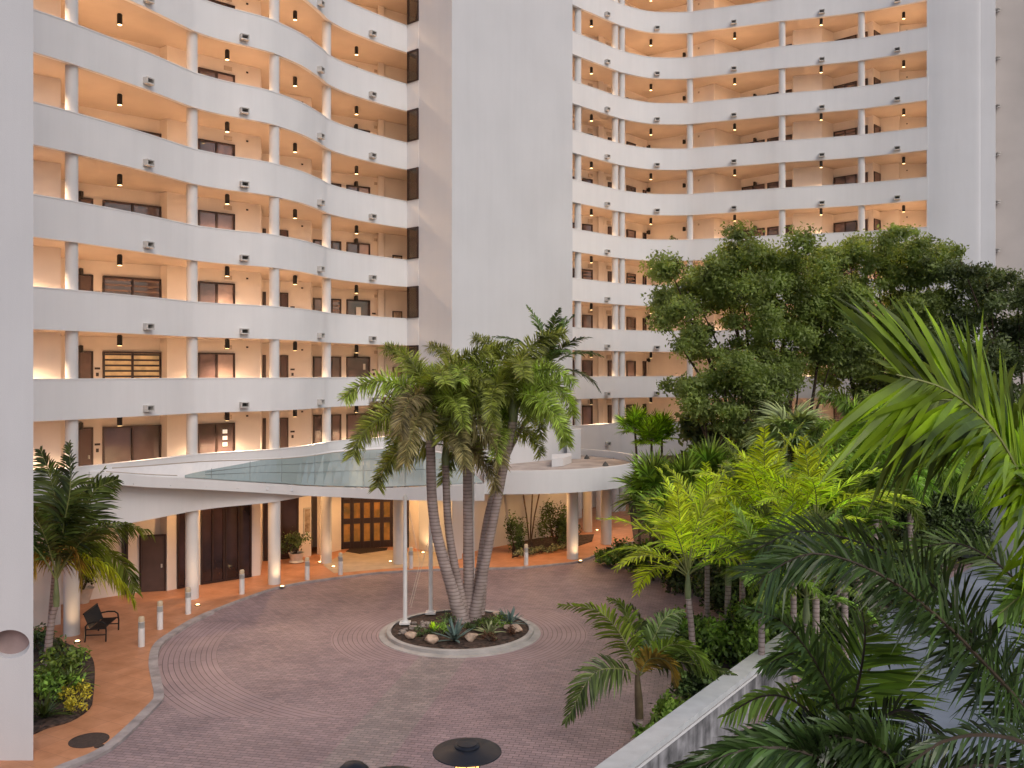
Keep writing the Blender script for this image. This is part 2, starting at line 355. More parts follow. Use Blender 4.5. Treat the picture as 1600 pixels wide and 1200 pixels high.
def offset(poly, d):
    """offset an open plan polyline to its left by d, mitred"""
    out = []; n = len(poly)
    for i in range(n):
        a = Vector(poly[max(i - 1, 0)]); b = Vector(poly[i]); c = Vector(poly[min(i + 1, n - 1)])
        ns = []
        for u, v in ((a, b), (b, c)):
            t = v - u
            if t.length > 1e-6: t.normalize(); ns.append(Vector((-t.y, t.x)))
        m = sum(ns, Vector((0, 0)))
        if m.length < 1e-3: m = ns[0].copy()
        m.normalize(); k = 1 / max(0.35, m.dot(ns[0])); out.append((b.x + m.x * d * k, b.y + m.y * d * k))
    return out
def ribbon(mb, poly, d, z0, z1):
    """solid band of thickness d (to the left of the polyline)"""
    o = offset(poly, d); n = len(poly)
    z0 = z0 if hasattr(z0, '__len__') else [z0] * n; z1 = z1 if hasattr(z1, '__len__') else [z1] * n
    vs = [(*poly[i], z0[i]) for i in range(n)] + [(*poly[i], z1[i]) for i in range(n)] + [(*o[i], z0[i]) for i in range(n)] + [(*o[i], z1[i]) for i in range(n)]
    fs = []
    for i in range(n - 1):
        a, b, c, e = i, i + n, i + 2 * n, i + 3 * n
        fs += [(a, a + 1, b + 1, b), (c + 1, c, e, e + 1), (b, b + 1, e + 1, e), (a + 1, a, c, c + 1)]
    fs += [(0, n, 3 * n, 2 * n), (n - 1, 3 * n - 1, 4 * n - 1, 2 * n - 1)]
    return mb.add(vs, fs)
def spline(pts, k=6):
    """Catmull-Rom through points of any dimension"""
    P_ = [np.array(p, float) for p in pts]; P_ = [2 * P_[0] - P_[1]] + P_ + [2 * P_[-1] - P_[-2]]; out = []
    for i in range(1, len(P_) - 2):
        p0, p1, p2, p3 = P_[i - 1:i + 3]
        for j in range(k):
            t = j / k
            out.append(0.5 * (2 * p1 + (p2 - p0) * t + (2 * p0 - 5 * p1 + 4 * p2 - p3) * t * t + (3 * p1 - p0 - 3 * p2 + p3) * t ** 3))
    out.append(P_[-2]); return [tuple(p) for p in out]
def ray_hit(px, poly):
    """nearest point of the plan polyline on the sight line of a photo column, with that segment's direction"""
    k = (px - 800) / F; best = None
    for (x0, y0), (x1, y1) in zip(poly, poly[1:]):
        a = x0 - k * y0; b = x1 - k * y1
        if a * b <= 0 and abs(a - b) > 1e-9:
            t = a / (a - b); y = y0 + (y1 - y0) * t
            if best is None or y < best[1]:
                d = Vector((x1 - x0, y1 - y0)).normalized(); best = (x0 + (x1 - x0) * t, y, d)
    return best

ORD = ["second", "third", "fourth", "fifth", "sixth", "seventh", "eighth", "ninth", "tenth", "eleventh", "twelfth"]
PITCH, Z_CEIL0, Z_PAR0 = 2.9, 7.10, 5.50     # gallery k: ceiling at Z_CEIL0+k*PITCH, parapet top at Z_PAR0+k*PITCH
NL, NR = 9, 10
def floor_z(k): return 4.42 + PITCH * k

# ================================================================== GROUND
gm = MB(); gm.add([(-160, -60, -0.07), (160, -60, -0.07), (160, 260, -0.07), (-160, 260, -0.07)], [(0, 1, 2, 3)])
tag(gm.build("driveway", M_PAVE), kind="structure")
curb_px = [(20, 1240), (86, 1199), (160, 1166), (230, 1102), (240, 1086), (236, 1062), (232, 1035), (238, 1010), (260, 991), (312, 961),
           (400, 927), (455, 912), (537, 900), (600, 893), (700, 888), (800, 886), (862, 881), (907, 875), (950, 857), (980, 848), (1010, 838)]
curb = [tuple(G(a, b))[:2] for a, b in curb_px]
curb = [(-13.5, 14.0)] + curb
cs = spline(curb, 6)
walk = list(cs) + [(14, 60), (-30, 60), (-30, 14)]
tag(MB().poly(walk, -0.3, 0.0).build("pavement", M_WALK), kind="structure")
rb = MB(); ribbon(rb, cs[:62], -0.26, -0.12, 0.012); ribbon(rb, cs[61:], -0.10, -0.12, 0.006); tag(rb.build("kerb", mat("kerb_concrete", (0.40, 0.35, 0.34), 0.85, 0.14, 2.5, 0.3, 40)), kind="structure")
ent = [tuple(G(a, b))[:2] for a, b in ((505, 883), (522, 896), (600, 889), (650, 886), (700, 884), (722, 872), (700, 862), (640, 862), (590, 858), (540, 863))]
tag(MB().poly(ent, 0.002, 0.007).build("entrance_paving", mat("entrance_paving_stone", (0.50, 0.40, 0.30), 0.5, 0.08, 2)), kind="structure")
# planting beds
bed1 = [tuple(G(a, b))[:2] for a, b in ((30, 1150), (52, 1148), (75, 1138), (110, 1128), (140, 1108), (146, 1085), (148, 1045), (140, 1025), (115, 1012), (60, 990), (30, 985))]
tag(MB().poly(spline(bed1, 3), 0.0, 0.05).build("planting_bed_soil", M_SOIL), kind="structure")
bed2 = [(6.2, 45.5), (7.2, 41), (8.2, 37), (8.9, 33), (8.9, 29), (7.9, 26), (6.2, 23.6), (4.3, 22), (3.1, 20.6), (1.6, 17.5), (2.1, 17.5), (12.3, 32.2), (24, 44), (30, 62), (8, 62)]
tag(MB().poly(bed2, -0.1, 0.03).build("garden_soil", M_SOIL), kind="structure")
yard = [(1.9, 16.0), (13.5, 32.6), (24.3, 44), (60, 44), (60, 5), (1.9, 5)]
tag(MB().poly(yard, -0.2, -0.062).build("service_yard", M_ASPH), kind="structure")
bed3 = [tuple(G(a, b))[:2] for a, b in ((800, 872), (812, 868), (905, 853), (925, 846), (928, 836), (890, 838), (800, 845))]
tag(MB().poly(bed3, 0.0, 0.05).build("tower_bed_soil", M_SOIL), kind="structure")

# ================================================================== BUILDING
# plan of the left gallery edge and of the wall behind it
facL = [xz(a, b) for a, b in ((20, 27.6), (52, 28.1), (101, 28.95), (121, 29.35), (170, 30.4), (232, 31.9), (291, 33.6), (309, 34.1), (350, 34.95), (400, 35.75),
        (423, 36.2), (437, 36.6), (470, 37.7), (490, 38.7), (505, 39.6), (515, 40.3), (540, 41.35), (575, 42.5), (610, 43.6), (636, 44.35))]
facL = spline(facL, 4)
facLx = facL + [xz(654, 43.8)]
wallL = [xz(a, b) for a, b in ((10, 29.8), (95, 30.75), (92, 33.35), (250, 35.8), (261, 35.5), (291, 36.15), (309, 36.45), (407, 38.25), (409.5, 41.1),
         (486, 42.25), (488, 44.4), (516, 44.95), (590, 46.25), (591, 45.75), (600, 45.95), (602, 46.2), (640, 47.1), (700, 48.6))]
facR = [xz(a, b) for a, b in ((870, 51.5), (901, 52.9), (930, 54.1), (960, 55.4), (976, 56.0), (1012, 56.9), (1045, 57.1), (1074, 57.05), (1100, 56.7), (1150, 56.05), (1200, 55.4),
        (1217, 55.15), (1280, 54.5), (1340, 53.8), (1400, 52.85), (1450, 52.0))]
facR = spline(facR, 3)
wallR = [xz(a, b) for a, b in ((860, 55.6), (897, 56.8), (934, 57.8), (935, 57.45), (943, 57.7), (944, 58.1), (976, 59.1), (1012, 61.2), (1073, 59.7), (1116, 58.1), (1157, 60.1), (1200, 58.6), (1238, 57.5),
         (1239.5, 56.6), (1284, 56.15), (1302, 57.05), (1340, 55.9), (1357, 55.4), (1364, 55.1), (1375, 55.9), (1405, 55.3), (1406, 55.8), (1460, 55.4))]

def wing(root, fac, wall, n, zbot, parap_ext=None):
    back = offset(wall, 0.25); fac_in = offset(fac, 0.18)
    for k in range(n + 1):
        zt = Z_PAR0 + PITCH * k; zb = Z_CEIL0 + PITCH * (k - 1) if k else 3.4
        mb = MB(); ribbon(mb, parap_ext or fac, 0.18, zb, zt)
        mb.build("parapet", M_STUC_LIT, root, smooth=30.0)
        cap = MB(); ribbon(cap, offset(parap_ext or fac, -0.015), 0.21, zt + 0.002, zt + 0.045); cap.build("parapet_cap", M_STUC_LIT, root, smooth=30.0)
        pts = fac_in + wall[::-1]
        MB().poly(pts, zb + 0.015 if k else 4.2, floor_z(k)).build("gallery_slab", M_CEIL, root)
        MB().poly(offset(fac, 0.182) + offset(wall, -0.002)[::-1], floor_z(k) + 0.002, floor_z(k) + 0.02).build("gallery_floor", M_FLOOR, root)
    mb = MB(); ribbon(mb, wall, 0.25, 0.0, Z_PAR0 + PITCH * n); mb.build("wall", M_WALL, root)
    MB().poly(fac_in + wall[::-1], Z_CEIL0 + PITCH * n, Z_CEIL0 + PITCH * n + 0.3).build("roof", M_STUC, root)
    mb = MB(); ribbon(mb, fac, 0.18, Z_CEIL0 + PITCH * n, Z_CEIL0 + PITCH * n + 1.3); mb.build("roof_parapet", M_STUC, root)

def column(root, px, fac, inset, z0, z1, r=0.21, name="column"):
    x, y, d = ray_hit(px, fac); nx, ny = -d.y, d.x
    kx = (px - 800) / F; t_ = inset / max(.3, abs(kx * nx + ny)); cx, cy = x + kx * t_, y + t_
    # keep the sight line of the photo column
    mb = MB(); n = 20
    mb.lathe((cx, cy, 0), [(r, z0), (r, z1)], n); return mb.build(name, M_COLM, root, smooth=40.0), (cx, cy)

def opening(root, wall, pa, pb, z0, z1, kind="window", panes=1, gm_=None, lit=None, light_pane=None):
    A = ray_hit(pa, wall); B = ray_hit(pb, wall)
    if not A or not B: return
    p0 = Vector(A[:2]); p1 = Vector(B[:2]); d = p1 - p0; Lw = d.length
    if Lw < 0.12 or Lw > 6: return
    d.normalize(); n = Vector((d.y, -d.x))     # towards the courtyard
    if kind == "door":
        o = MB().seg(p0 + d * .07, p1 - d * .07, z0, z1 - .07, 0.012, 0.045, n).build("door", M_DOOR, root)
        fr = MB(); fr.seg(p0, p0 + d * .065, z0, z1, 0.002, 0.07, n); fr.seg(p1 - d * .065, p1, z0, z1, 0.002, 0.07, n)
        fr.seg(p0 + d * .067, p1 - d * .067, z1 - .065, z1, 0.002, 0.07, n); fr.build("door_frame", M_FRAME, o)
        if Lw > 0.5:
            q = p1 - d * .16 + n * .075
            MB().box((q.x, q.y, z0 + 1.0), (.05, .05, .14)).build("handle", M_HOOD, o)
        return o
    fr = MB(); fw = 0.07
    fr.seg(p0, p0 + d * fw, z0, z1, 0.002, 0.09, n); fr.seg(p1 - d * fw, p1, z0, z1, 0.002, 0.09, n)
    fr.seg(p0 + d * (fw + .002), p1 - d * (fw + .002), z1 - fw, z1, 0.002, 0.088, n); fr.seg(p0 + d * (fw + .002), p1 - d * (fw + .002), z0, z0 + fw, 0.002, 0.088, n)
    for i in range(1, panes):
        q = p0 + d * (Lw * i / panes); fr.seg(q - d * .04, q + d * .04, z0 + fw + .002, z1 - fw - .002, 0.002, 0.086, n)
    o = fr.build("window", M_FRAME, root)
    for i in range(panes):
        a = p0 + d * (Lw * i / panes + .05); b = p0 + d * (Lw * (i + 1) / panes - .05)
        g = gm_ or M_GLS
        if light_pane is not None and i == light_pane: g = M_BLIND
        if lit: g = M_LITW
        MB().seg(a, b, z0 + .03, z1 - .03, 0.008, 0.03, n).build("pane", g, o)
    if kind == "louvre":
        lv = MB(); nlv = 9
        for i in range(nlv):
            z = z0 + .15 + (z1 - z0 - .3) * i / (nlv - 1); lv.seg(p0 + d * .08, p1 - d * .08, z, z + .07, 0.035, 0.075, n)
        lv.build("louvre", M_FRAME if lit else M_LOUV, o)
    return o

rootL = thing("apartment_building", Vector((*facL[40], 0)), "white apartment wing with wavy open galleries left of the tall blank tower", "building")
wing(rootL, facL, wallL, NL, 3.4, facLx)
rootR = thing("apartment_building", Vector((*facR[20], 0)), "white apartment wing curving inwards behind the broad trees, right of the blank tower", "building")
wing(rootR, facR, wallR, NR, 3.4)

# columns on the galleries and on the ground
colsL = [(112, .30), (300, .28), (428.5, .26), (510, .26)]
for px, ins in colsL:
    for k in range(NL + 1):
        column(rootL, px, facL, ins + .0, floor_z(k) + .021, Z_CEIL0 + PITCH * k + .014, 0.205 if px > 200 else .2)
    o, c = column(rootL, px, facL, ins + .04, 0.0, 4.19, 0.25)
colsR = [903, 961, 971.5, 1078, 1222, 1346]
for px in colsR:
    for k in range(NR + 1):
        if px == 971.5 and False: continue
        column(rootR, px, facR, .30, floor_z(k) + .021, Z_CEIL0 + PITCH * k + .014, 0.20)
    column(rootR, px, facR, .32, 0.0, 4.19, 0.24)
column(rootR, 918, [xz(870, 48.4), xz(960, 49.2)], 0.0, 0.0, 3.4, 0.25)
column(rootR, 938, [xz(870, 52.4), xz(980, 53.0)], 0.0, 0.0, 3.4, 0.25)

# doors, windows, pictures on every gallery
for k in range(NL + 1):
    f = floor_z(k) + .022; T = f + 2.12
    opening(rootL, wallL, 122, 145, f, T, "door")
    opening(rootL, wallL, 160, 251, f + (0 if k == 0 else .12), T, "louvre" if k in (1, 2, 4) else "window", 2, lit=(k == 1))
    opening(rootL, wallL, 309, 366, f, T, "window", 2, light_pane=1 if k in (1, 2, 5) else None)
    opening(rootL, wallL, 410.2, 415, f, T, "door")
    opening(rootL, wallL, 437, 450, f, T, "door")
    opening(rootL, wallL, 489, 504, f, T, "window", 1)
    opening(rootL, wallL, 517, 532.5, f, T, "louvre" if k == 2 else "window", 1)
    opening(rootL, wallL, 541, 577.5, f, T, "window", 1 if k < 3 else 2, light_pane=1 if k >= 3 else None)
    # framed print near the end screen
    a = ray_hit(613, wallL); b = ray_hit(628, wallL); p0, p1 = Vector(a[:2]), Vector(b[:2]); d = (p1 - p0).normalized(); n = Vector((d.y, -d.x))
    fr = MB(); fr.seg(p0, p1, f + .95, f + 1.62, .002, .035, n)
    pic = fr.build("framed_print", M_FRAME, rootL)
    MB().seg(p0 + d * .06, p1 - d * .06, f + 1.01, f + 1.56, .036, .042, n).build("print", M_PRINT, pic)
    # small fittings: grilles, unit numbers
    for px, zz, ww, hh, m_ in ((356, 2.36, .34, .17, M_CEIL), (386, 2.38, .09, .07, M_FRAME), (472, 2.38, .09, .07, M_FRAME), (587, 2.36, .16, .14, M_CEIL)):
        a = ray_hit(px, wallL); p = Vector(a[:2]); d = a[2]; n = Vector((d.y, -d.x))
        MB().seg(p - d * ww / 2, p + d * ww / 2, f + zz - hh / 2, f + zz + hh / 2, .002, .03, n).build("wall_vent", m_, rootL)
    for px in (152, 457, 584):
        a = ray_hit(px, wallL); p = Vector(a[:2]); d = a[2]; n = Vector((d.y, -d.x)); q = MB()
        q.seg(p - d * .10, p + d * .10, f + 1.42, f + 1.50, .002, .02, n); q.seg(p - d * .05, p + d * .05, f + 1.16, f + 1.30, .002, .02, n)
        q.build("doorbell_panel", M_FRAME, rootL)
    # brown glazed end screen
    p0, p1 = Vector(xz(637, 44.30)), Vector(xz(653.5, 43.82)); d = (p1 - p0).normalized(); n = Vector((d.y, -d.x)); zb, zt = Z_PAR0 + PITCH * k + .05, Z_CEIL0 + PITCH * k
    fr = MB(); fr.seg(p0, p0 + d * .07, zb, zt, -.05, .05, n); fr.seg(p1 - d * .05, p1, zb, zt, -.05, .05, n); fr.seg(p0 + d * .072, p1 - d * .052, zt - .08, zt - .002, -.048, .048, n); fr.seg(p0 + d * .072, p1 - d * .052, zb, zb + .06, -.048, .048, n)
    s_ = fr.build("end_screen", M_FRAME, rootL); MB().seg(p0 + d * .05, p1 - d * .04, zb + .03, zt - .05, -.01, .01, n).build("pane", M_ENDG, s_)

for k in range(NR + 1):
    f = floor_z(k) + .022; T = f + 2.12
    opening(rootR, wallR, 890, 900, f, T, "window", 1)
    opening(rootR, wallR, 909, 925, f + .1, T, "louvre" if k == 3 else "window", 1)
    opening(rootR, wallR, 949.5, 959.5, f, T, "door")
    opening(rootR, wallR, 978.5, 992, f, T, "louvre" if k == 3 else "window", 1)
    opening(rootR, wallR, 1004, 1008.5, f, T, "window", 1)
    opening(rootR, wallR, 1160, 1195, f + .3, T, "window", 2)
    opening(rootR, wallR, 1199.5, 1218, f, T, "window", 1); opening(rootR, wallR, 1227, 1237.5, f, T, "door")
    opening(rootR, wallR, 1303.5, 1339, f + .1, T, "louvre" if k == 6 else "window", 2)
    opening(rootR, wallR, 1341, 1356, f, T, "window", 1); opening(rootR, wallR, 1365, 1374.5, f, T, "door")
    for px, zz, ww, hh, m_ in ((922, 2.36, .36, .24, M_CEIL), (951, 2.36, .36, .24, M_CEIL), (1092, 2.38, .12, .12, M_CEIL), (1417, 2.3, .08, .06, M_FRAME)):
        a = ray_hit(px, wallR); p = Vector(a[:2]); d = a[2]; n = Vector((d.y, -d.x))
        MB().seg(p - d * ww / 2, p + d * ww / 2, f + zz - hh / 2, f + zz + hh / 2, .002, .03, n).build("wall_vent", m_, rootR)

# overflow scuppers on the parapets
def scupper(root, px, fac, zb):
    x, y, d = ray_hit(px, fac); n = Vector((d.y, -d.x)); p = Vector((x, y)); z = zb + .16
    q = MB(); hw = .165
    q.seg(p - d * hw, p + d * hw, z, z + .045, .002, .22, n); q.seg(p - d * hw, p + d * hw, z + .19, z + .225, .002, .22, n)
    q.seg(p - d * hw, p - d * (hw - .04), z + .047, z + .188, .002, .218, n); q.seg(p + d * (hw - .04), p + d * hw, z + .047, z + .188, .002, .218, n)
    o = q.build("overflow_scupper", M_HOOD, root)
    MB().seg(p - d * (hw - .045), p + d * (hw - .045), z + .055, z + .18, .002, .012, n).build("drain_opening", M_DARK, o)
for px in (229, 380.5, 498, 580):
    for k in range(NL + 1): scupper(rootL, px, facL, Z_CEIL0 + PITCH * k if k < 99 else 0)
scupper(rootL, 233, facL, 4.45)
for px in (947, 1026, 1147, 1284, 1402.5):
    for k in range(NR + 1): scupper(rootR, px, facR, Z_CEIL0 + PITCH * k)
scupper(rootR, 948, facR, 4.05)

# ------------------------------------------------------------------ ceiling lights
def spot(parent, loc, watts, size=R(150), blend=.7, col=(1, .62, .33), rad=.07, up=False):
    l = bpy.data.lights.new("lamp_light", 'SPOT'); l.energy = watts; l.spot_size = size; l.spot_blend = blend; l.color = col; l.shadow_soft_size = rad
    o = link(bpy.data.objects.new("lamp_light", l)); o.parent = parent; o.location = Vector(loc) - wloc(parent)
    if up: o.rotation_euler = (R(180), 0, 0)
    return o
cyl_me = lens_me = None
def ceiling_lamp(x, y, zc, label, group):
    global cyl_me, lens_me
    t = thing("ceiling_light", (x, y, zc), label, "ceiling light", group)
    if cyl_me is None:
        b = MB(); b.lathe((0, 0, 0), [(.07, -.02), (.07, .013)], 12); b.lathe((0, 0, 0), [(.085, -.38), (.092, -.38), (.092, -.02), (.02, -.018)], 16)
        cyl_me = b.build("housing", M_BLK, t, smooth=30.0, world=False)
        l = MB(); l.lathe((0, 0, 0), [(.074, -.388), (.080, -.381)], 16); lens_me = l.build("lens", M_WARM, t, world=False)
    else:
        dup(cyl_me, t); dup(lens_me, t)
    spot(t, (x, y, zc - .44), LAMP_W, R(138), 1.0, (1, .67, .39), .09)
WORDS_L = {187: "left of the second column", 355: "between second and third columns", 461: "between third and fourth columns", 557: "right of the fourth column"}
WORDS_R = {924: "beside the tower", 1017: "at the innermost curve", 1148: "left of the fourth tall column", 1283: "in the middle of the far stretch", 1412: "at the right end"}
WORDS_L[40] = "hidden behind the near wall"
zl = {40: 28.9, 187: 32.4, 355: 36.0, 461: 39.3, 557: 43.6}
for px, Z in zl.items():
    for k in range(NL + 1):
        zc = Z_CEIL0 + PITCH * k; x, y = xz(px, Z)
        if H + (HY + 90) / F * Z < zc: continue
        ceiling_lamp(x, y, zc, f"black cylinder lamp, {ORD[k]} storey gallery, left wing, {WORDS_L[px]}", "cylinder lamps under the left gallery ceilings")
zr = {924: 55.0, 1017: 58.2, 1148: 57.0, 1283: 54.8, 1412: 53.8}
for px, Z in zr.items():
    for k in range(NR + 1):
        zc = Z_CEIL0 + PITCH * k; x, y = xz(px, Z)
        if H + (HY + 90) / F * Z < zc: continue
        ceiling_lamp(x, y, zc, f"black cylinder lamp, {ORD[k]} storey gallery, right wing, {WORDS_R[px]}", "cylinder lamps under the right gallery ceilings")
sc_me = None
def sconce(px, wall, k, label, group):
    global sc_me
    x, y, d = ray_hit(px, wall); n = Vector((d.y, -d.x)); zc = floor_z(k) + 2.22
    t = thing("wall_lamp", (x, y, zc), label, "wall lamp", group); t.rotation_euler = (0, 0, math.atan2(d.y, d.x))
    if sc_me is None:
        b = MB(); b.box((0, -.03, 0), (.14, .055, .2)); b.lathe((0, -.17, 0), [(.085, -.14), (.085, .12), (.03, .14)], 14)
        sc_me = b.build("shade", M_BLK, t, smooth=30.0, world=False)
    else: dup(sc_me, t)
for k in range(0, 6): sconce(124.5, wallL, k, f"dark wall lamp above the gallery door behind the first column, {ORD[k]} storey, left wing", "wall lamps on the left wing")
for k in range(0, 8): sconce(555, wallL, k, f"dark wall lamp above the last wide window, {ORD[k]} storey, left wing", "wall lamps on the left wing")
for k in range(1, 9): sconce(1011, wallR, k, f"dark wall lamp in the gallery's inner corner, {ORD[k]} storey, right wing", "wall lamps on the right wing")
for k in range(3, 9): sconce(1070, wallR, k, f"dark wall lamp just left of the tall column, {ORD[k]} storey, right wing", "wall lamps on the right wing")
for k in range(3, 9): sconce(1181, wallR, k, f"dark wall lamp over the slanting windows, {ORD[k]} storey, right wing", "wall lamps on the right wing")

# ------------------------------------------------------------------ towers and outer wings
ZTOP = 40.0
tw = thing("tower", Vector((*xz(800, 45), 0)), "tall blank windowless tower between the two apartment wings", "tower")
foot = [xz(654.2, 43.82), xz(706, 42.4), xz(894.5, 48.6), xz(894.5, 53.5), xz(700, 53.5), xz(654.2, 49.0)]
MB().poly(foot, 0, ZTOP).build("shaft", M_STUC, tw)
MB().poly([xz(886, 47.6), xz(907.5, 47.9), xz(907, 48.9), xz(895.5, 48.9), xz(895, 48.3)], 4.06, 5.62).build("side_upstand", M_STUC, tw)
MB().poly([xz(862, 43.6), xz(880, 44.1), xz(893, 45.6), xz(893, 46.9), xz(862, 46.3)], 4.06, 4.45).build("low_plinth", M_STUC, tw)
MB().poly([xz(707, 41.4), xz(722, 41.7), xz(722, 42.9), xz(709, 42.45)], 0, 3.3).build("entrance_pier", M_STUC, tw)

rt = thing("stair_tower", Vector((*xz(1500, 52), 0)), "tall plain rounded tower at the right end of the far wing", "tower")
p = spline([xz(1448, 52.05), xz(1475, 51.75), xz(1505, 51.55), xz(1528, 51.45), xz(1532, 51.6)], 5) + [xz(1555, 51.5), xz(1556, 56), xz(1448, 58)]
MB().poly(p, 0, ZTOP).build("shaft", M_STUC, rt, smooth=30.0)
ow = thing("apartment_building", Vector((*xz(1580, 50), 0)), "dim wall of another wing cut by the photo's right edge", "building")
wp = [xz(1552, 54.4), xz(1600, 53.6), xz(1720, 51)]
mb = MB(); ribbon(mb, wp, 0.25, 0, ZTOP); mb.build("wall", mat("shade_tone_stucco", (0.58, 0.53, 0.50), .9, .04, .5, .2, 50), ow)  # stucco colour darkened to paint in the shade on this wall
for k in range(11):
    z1 = Z_PAR0 + PITCH * k
    x, y = xz(1559.0, 54.15); q = MB(); q.box((x, y, z1 - 1.10), (.2, .26, .04), R(20)); q.box((x, y, z1 - .95), (.2, .26, .04), R(20)); q.box((x + .02, y + .05, z1 - 1.025), (.14, .18, .10), R(20)); q.build("overflow_scupper", M_HOOD, ow)
MB().poly([xz(1553, 51.8), xz(1572, 51.4), xz(1580, 54), xz(1553, 54.6)], -0.05, 0.02).build("base", M_CONC, ow)

# near pier at the left edge with the oval hole
pr = thing("garden_wall", (-12.3, 20, 0), "huge plain wall at the photo's left edge with an oval opening low down", "wall")
x1 = (52 - 800) / F * 19.93
pm = MB(); Y0, Y1 = 19.93, 20.5; XL = -15.5; hx, hz, ha, hb = (15 - 800) / F * 19.9, H - (1007 - HY) / F * 19.9, .43, .315
N_ = 48; ring = [(hx + ha * math.cos(2 * math.pi * i / N_), hz + hb * math.sin(2 * math.pi * i / N_)) for i in range(N_)]
def onbox(x, z, x0=hx - .7, x1_=x1, z0=1.9, z1=3.4):
    dx, dz = x - hx, z - hz; s = 1e9
    if dx > 1e-6: s = min(s, (x1_ - hx) / dx)
    if dx < -1e-6: s = min(s, (x0 - hx) / dx)
    if dz > 1e-6: s = min(s, (z1 - hz) / dz)
    if dz < -1e-6: s = min(s, (z0 - hz) / dz)
    return hx + dx * s, hz + dz * s
angs = sorted([math.atan2((b - hz) / hb, (a - hx) / ha) for a, b in ring] + [math.atan2((zz - hz) / hb, (xx - hx) / ha) for xx in (hx - .7, x1) for zz in (1.9, 3.4)])
ri = [(hx + ha * math.cos(t), hz + hb * math.sin(t)) for t in angs]; ro = [onbox(a, b) for a, b in ri]; n = len(angs)
vs = [(a, Y0, b) for a, b in ri] + [(a, Y0, b) for a, b in ro] + [(a * Y1 / Y0, Y1, b) for a, b in ri] + [(a * Y1 / Y0, Y1, b) for a, b in ro]; fs = []
for i in range(n):
    j = (i + 1) % n
    fs += [(i, i + n, j + n, j), (i + 2 * n, j + 2 * n, j + 3 * n, i + 3 * n), (i, j, j + 2 * n, i + 2 * n)]
    a, b = ro[i], ro[j]
    if abs(a[0] - x1) < 1e-4 and abs(b[0] - x1) < 1e-4: fs.append((i + n, i + 3 * n, j + 3 * n, j + n))
pm.add(vs, fs)
bk = lambda x: x if abs(x - x1) > 1e-4 else x1 * Y1 / Y0
def slabq(x0, x1_, z0, z1): pm.add([(x0, Y0, z0), (x1_, Y0, z0), (bk(x1_), Y1, z0), (x0, Y1, z0), (x0, Y0, z1), (x1_, Y0, z1), (bk(x1_), Y1, z1), (x0, Y1, z1)], [(0, 1, 5, 4), (1, 2, 6, 5), (2, 3, 7, 6), (3, 0, 4, 7), (4, 5, 6, 7), (0, 3, 2, 1)])
slabq(XL, x1, 3.4, 34); slabq(XL, x1, -.06, 1.9); slabq(XL, hx - .7, 1.9, 3.4)
pm.build("wall_slab", M_STUC, pr)
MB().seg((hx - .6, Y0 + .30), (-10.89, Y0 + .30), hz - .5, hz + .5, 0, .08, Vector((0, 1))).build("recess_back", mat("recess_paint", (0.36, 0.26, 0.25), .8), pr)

# ------------------------------------------------------------------ ground storey front of the left wing
def strip(px0, px1, z0, z1, kind, **kw): return opening(rootL, wallL, px0, px1, z0, z1, kind, gm_=M_SHOP, **kw)
strip(190, 199, .01, 3.3, "window"); d_ = strip(218, 259.5, .01, 2.25, "door")
strip(276, 291, .01, 3.3, "window"); strip(313, 350, .01, 3.35, "window", panes=2); strip(351, 392, .01, 3.35, "window", panes=2)
strip(411, 425, .01, 3.3, "window"); strip(438, 466, .01, 3.3, "window", panes=1)
a = ray_hit(484.5, wallL); b = ray_hit(484.0, wallL)
pa, pb = Vector(ray_hit(474, wallL)[:2]), Vector(ray_hit(485.5, wallL)[:2]); d = (pb - pa).normalized(); n_ = Vector((d.y, -d.x))
ps = MB().seg(pa, pb, 1.1, 2.3, .002, .05, n_).build("notice_case", M_HOOD, rootL); MB().seg(pa + d * .05, pb - d * .05, 1.16, 2.24, .052, .056, n_).build("poster", M_PRINT, ps)
# entrance: amber glazed doors in a dark frame
e0, e1 = Vector(xz(534, 44.0)), Vector(xz(612, 44.6)); d = (e1 - e0).normalized(); n_ = Vector((d.y, -d.x)); W = (e1 - e0).length
ed = empty("entrance_front", (e0.x, e0.y, 0)); attach(ed, rootL, False); ed.location = Vector((e0.x, e0.y, 0)) - rootL.location
fr = MB(); nb = 5
for i in range(nb + 1):
    q = e0 + d * (W * i / nb); fr.seg(q - d * .09, q + d * .09, 0, 3.35, -.06, .08, n_)
for z_, h_ in ((0, .34), (1.22, .26), (2.24, .2), (3.2, .14)):
    for i in range(nb): fr.seg(e0 + d * (W * i / nb + .092), e0 + d * (W * (i + 1) / nb - .092), z_ + .001, z_ + h_, -.055, .075, n_)
fr.build("door_frame", M_FRAME, ed)
for i in range(nb):
    MB().seg(e0 + d * (W * i / nb + .09), e0 + d * (W * (i + 1) / nb - .09), .12, 2.3, -.02, .0, n_).build("glazed_door", M_AMBR, ed)
    MB().seg(e0 + d * (W * i / nb + .09), e0 + d * (W * (i + 1) / nb - .09), 2.302, 3.34, -.02, .0, n_).build("transom_pane", M_GLS, ed)
wside = Vector(xz(534, 44.0)); 
mb = MB(); ribbon(mb, [xz(500, 42.6), xz(533, 43.7), xz(532.5, 45.3)], .2, 0, 3.38); mb.build("entrance_side_wall", M_WALL, rootL)
mb = MB(); ribbon(mb, [xz(612.5, 44.8), xz(640, 44.4), xz(654, 43.9)], .2, 0, 3.38); mb.build("entrance_return_wall", M_WALL, rootL); opening(rootL, [xz(612.5, 44.78), xz(640, 44.38), xz(654, 43.88)], 616, 639, .01, 3.0, "window", panes=2, gm_=M_SHOP)
MB().poly([tuple(G(a, b))[:2] for a, b in ((545, 868), (600, 866), (640, 860), (630, 852), (560, 857))], .008, .02)
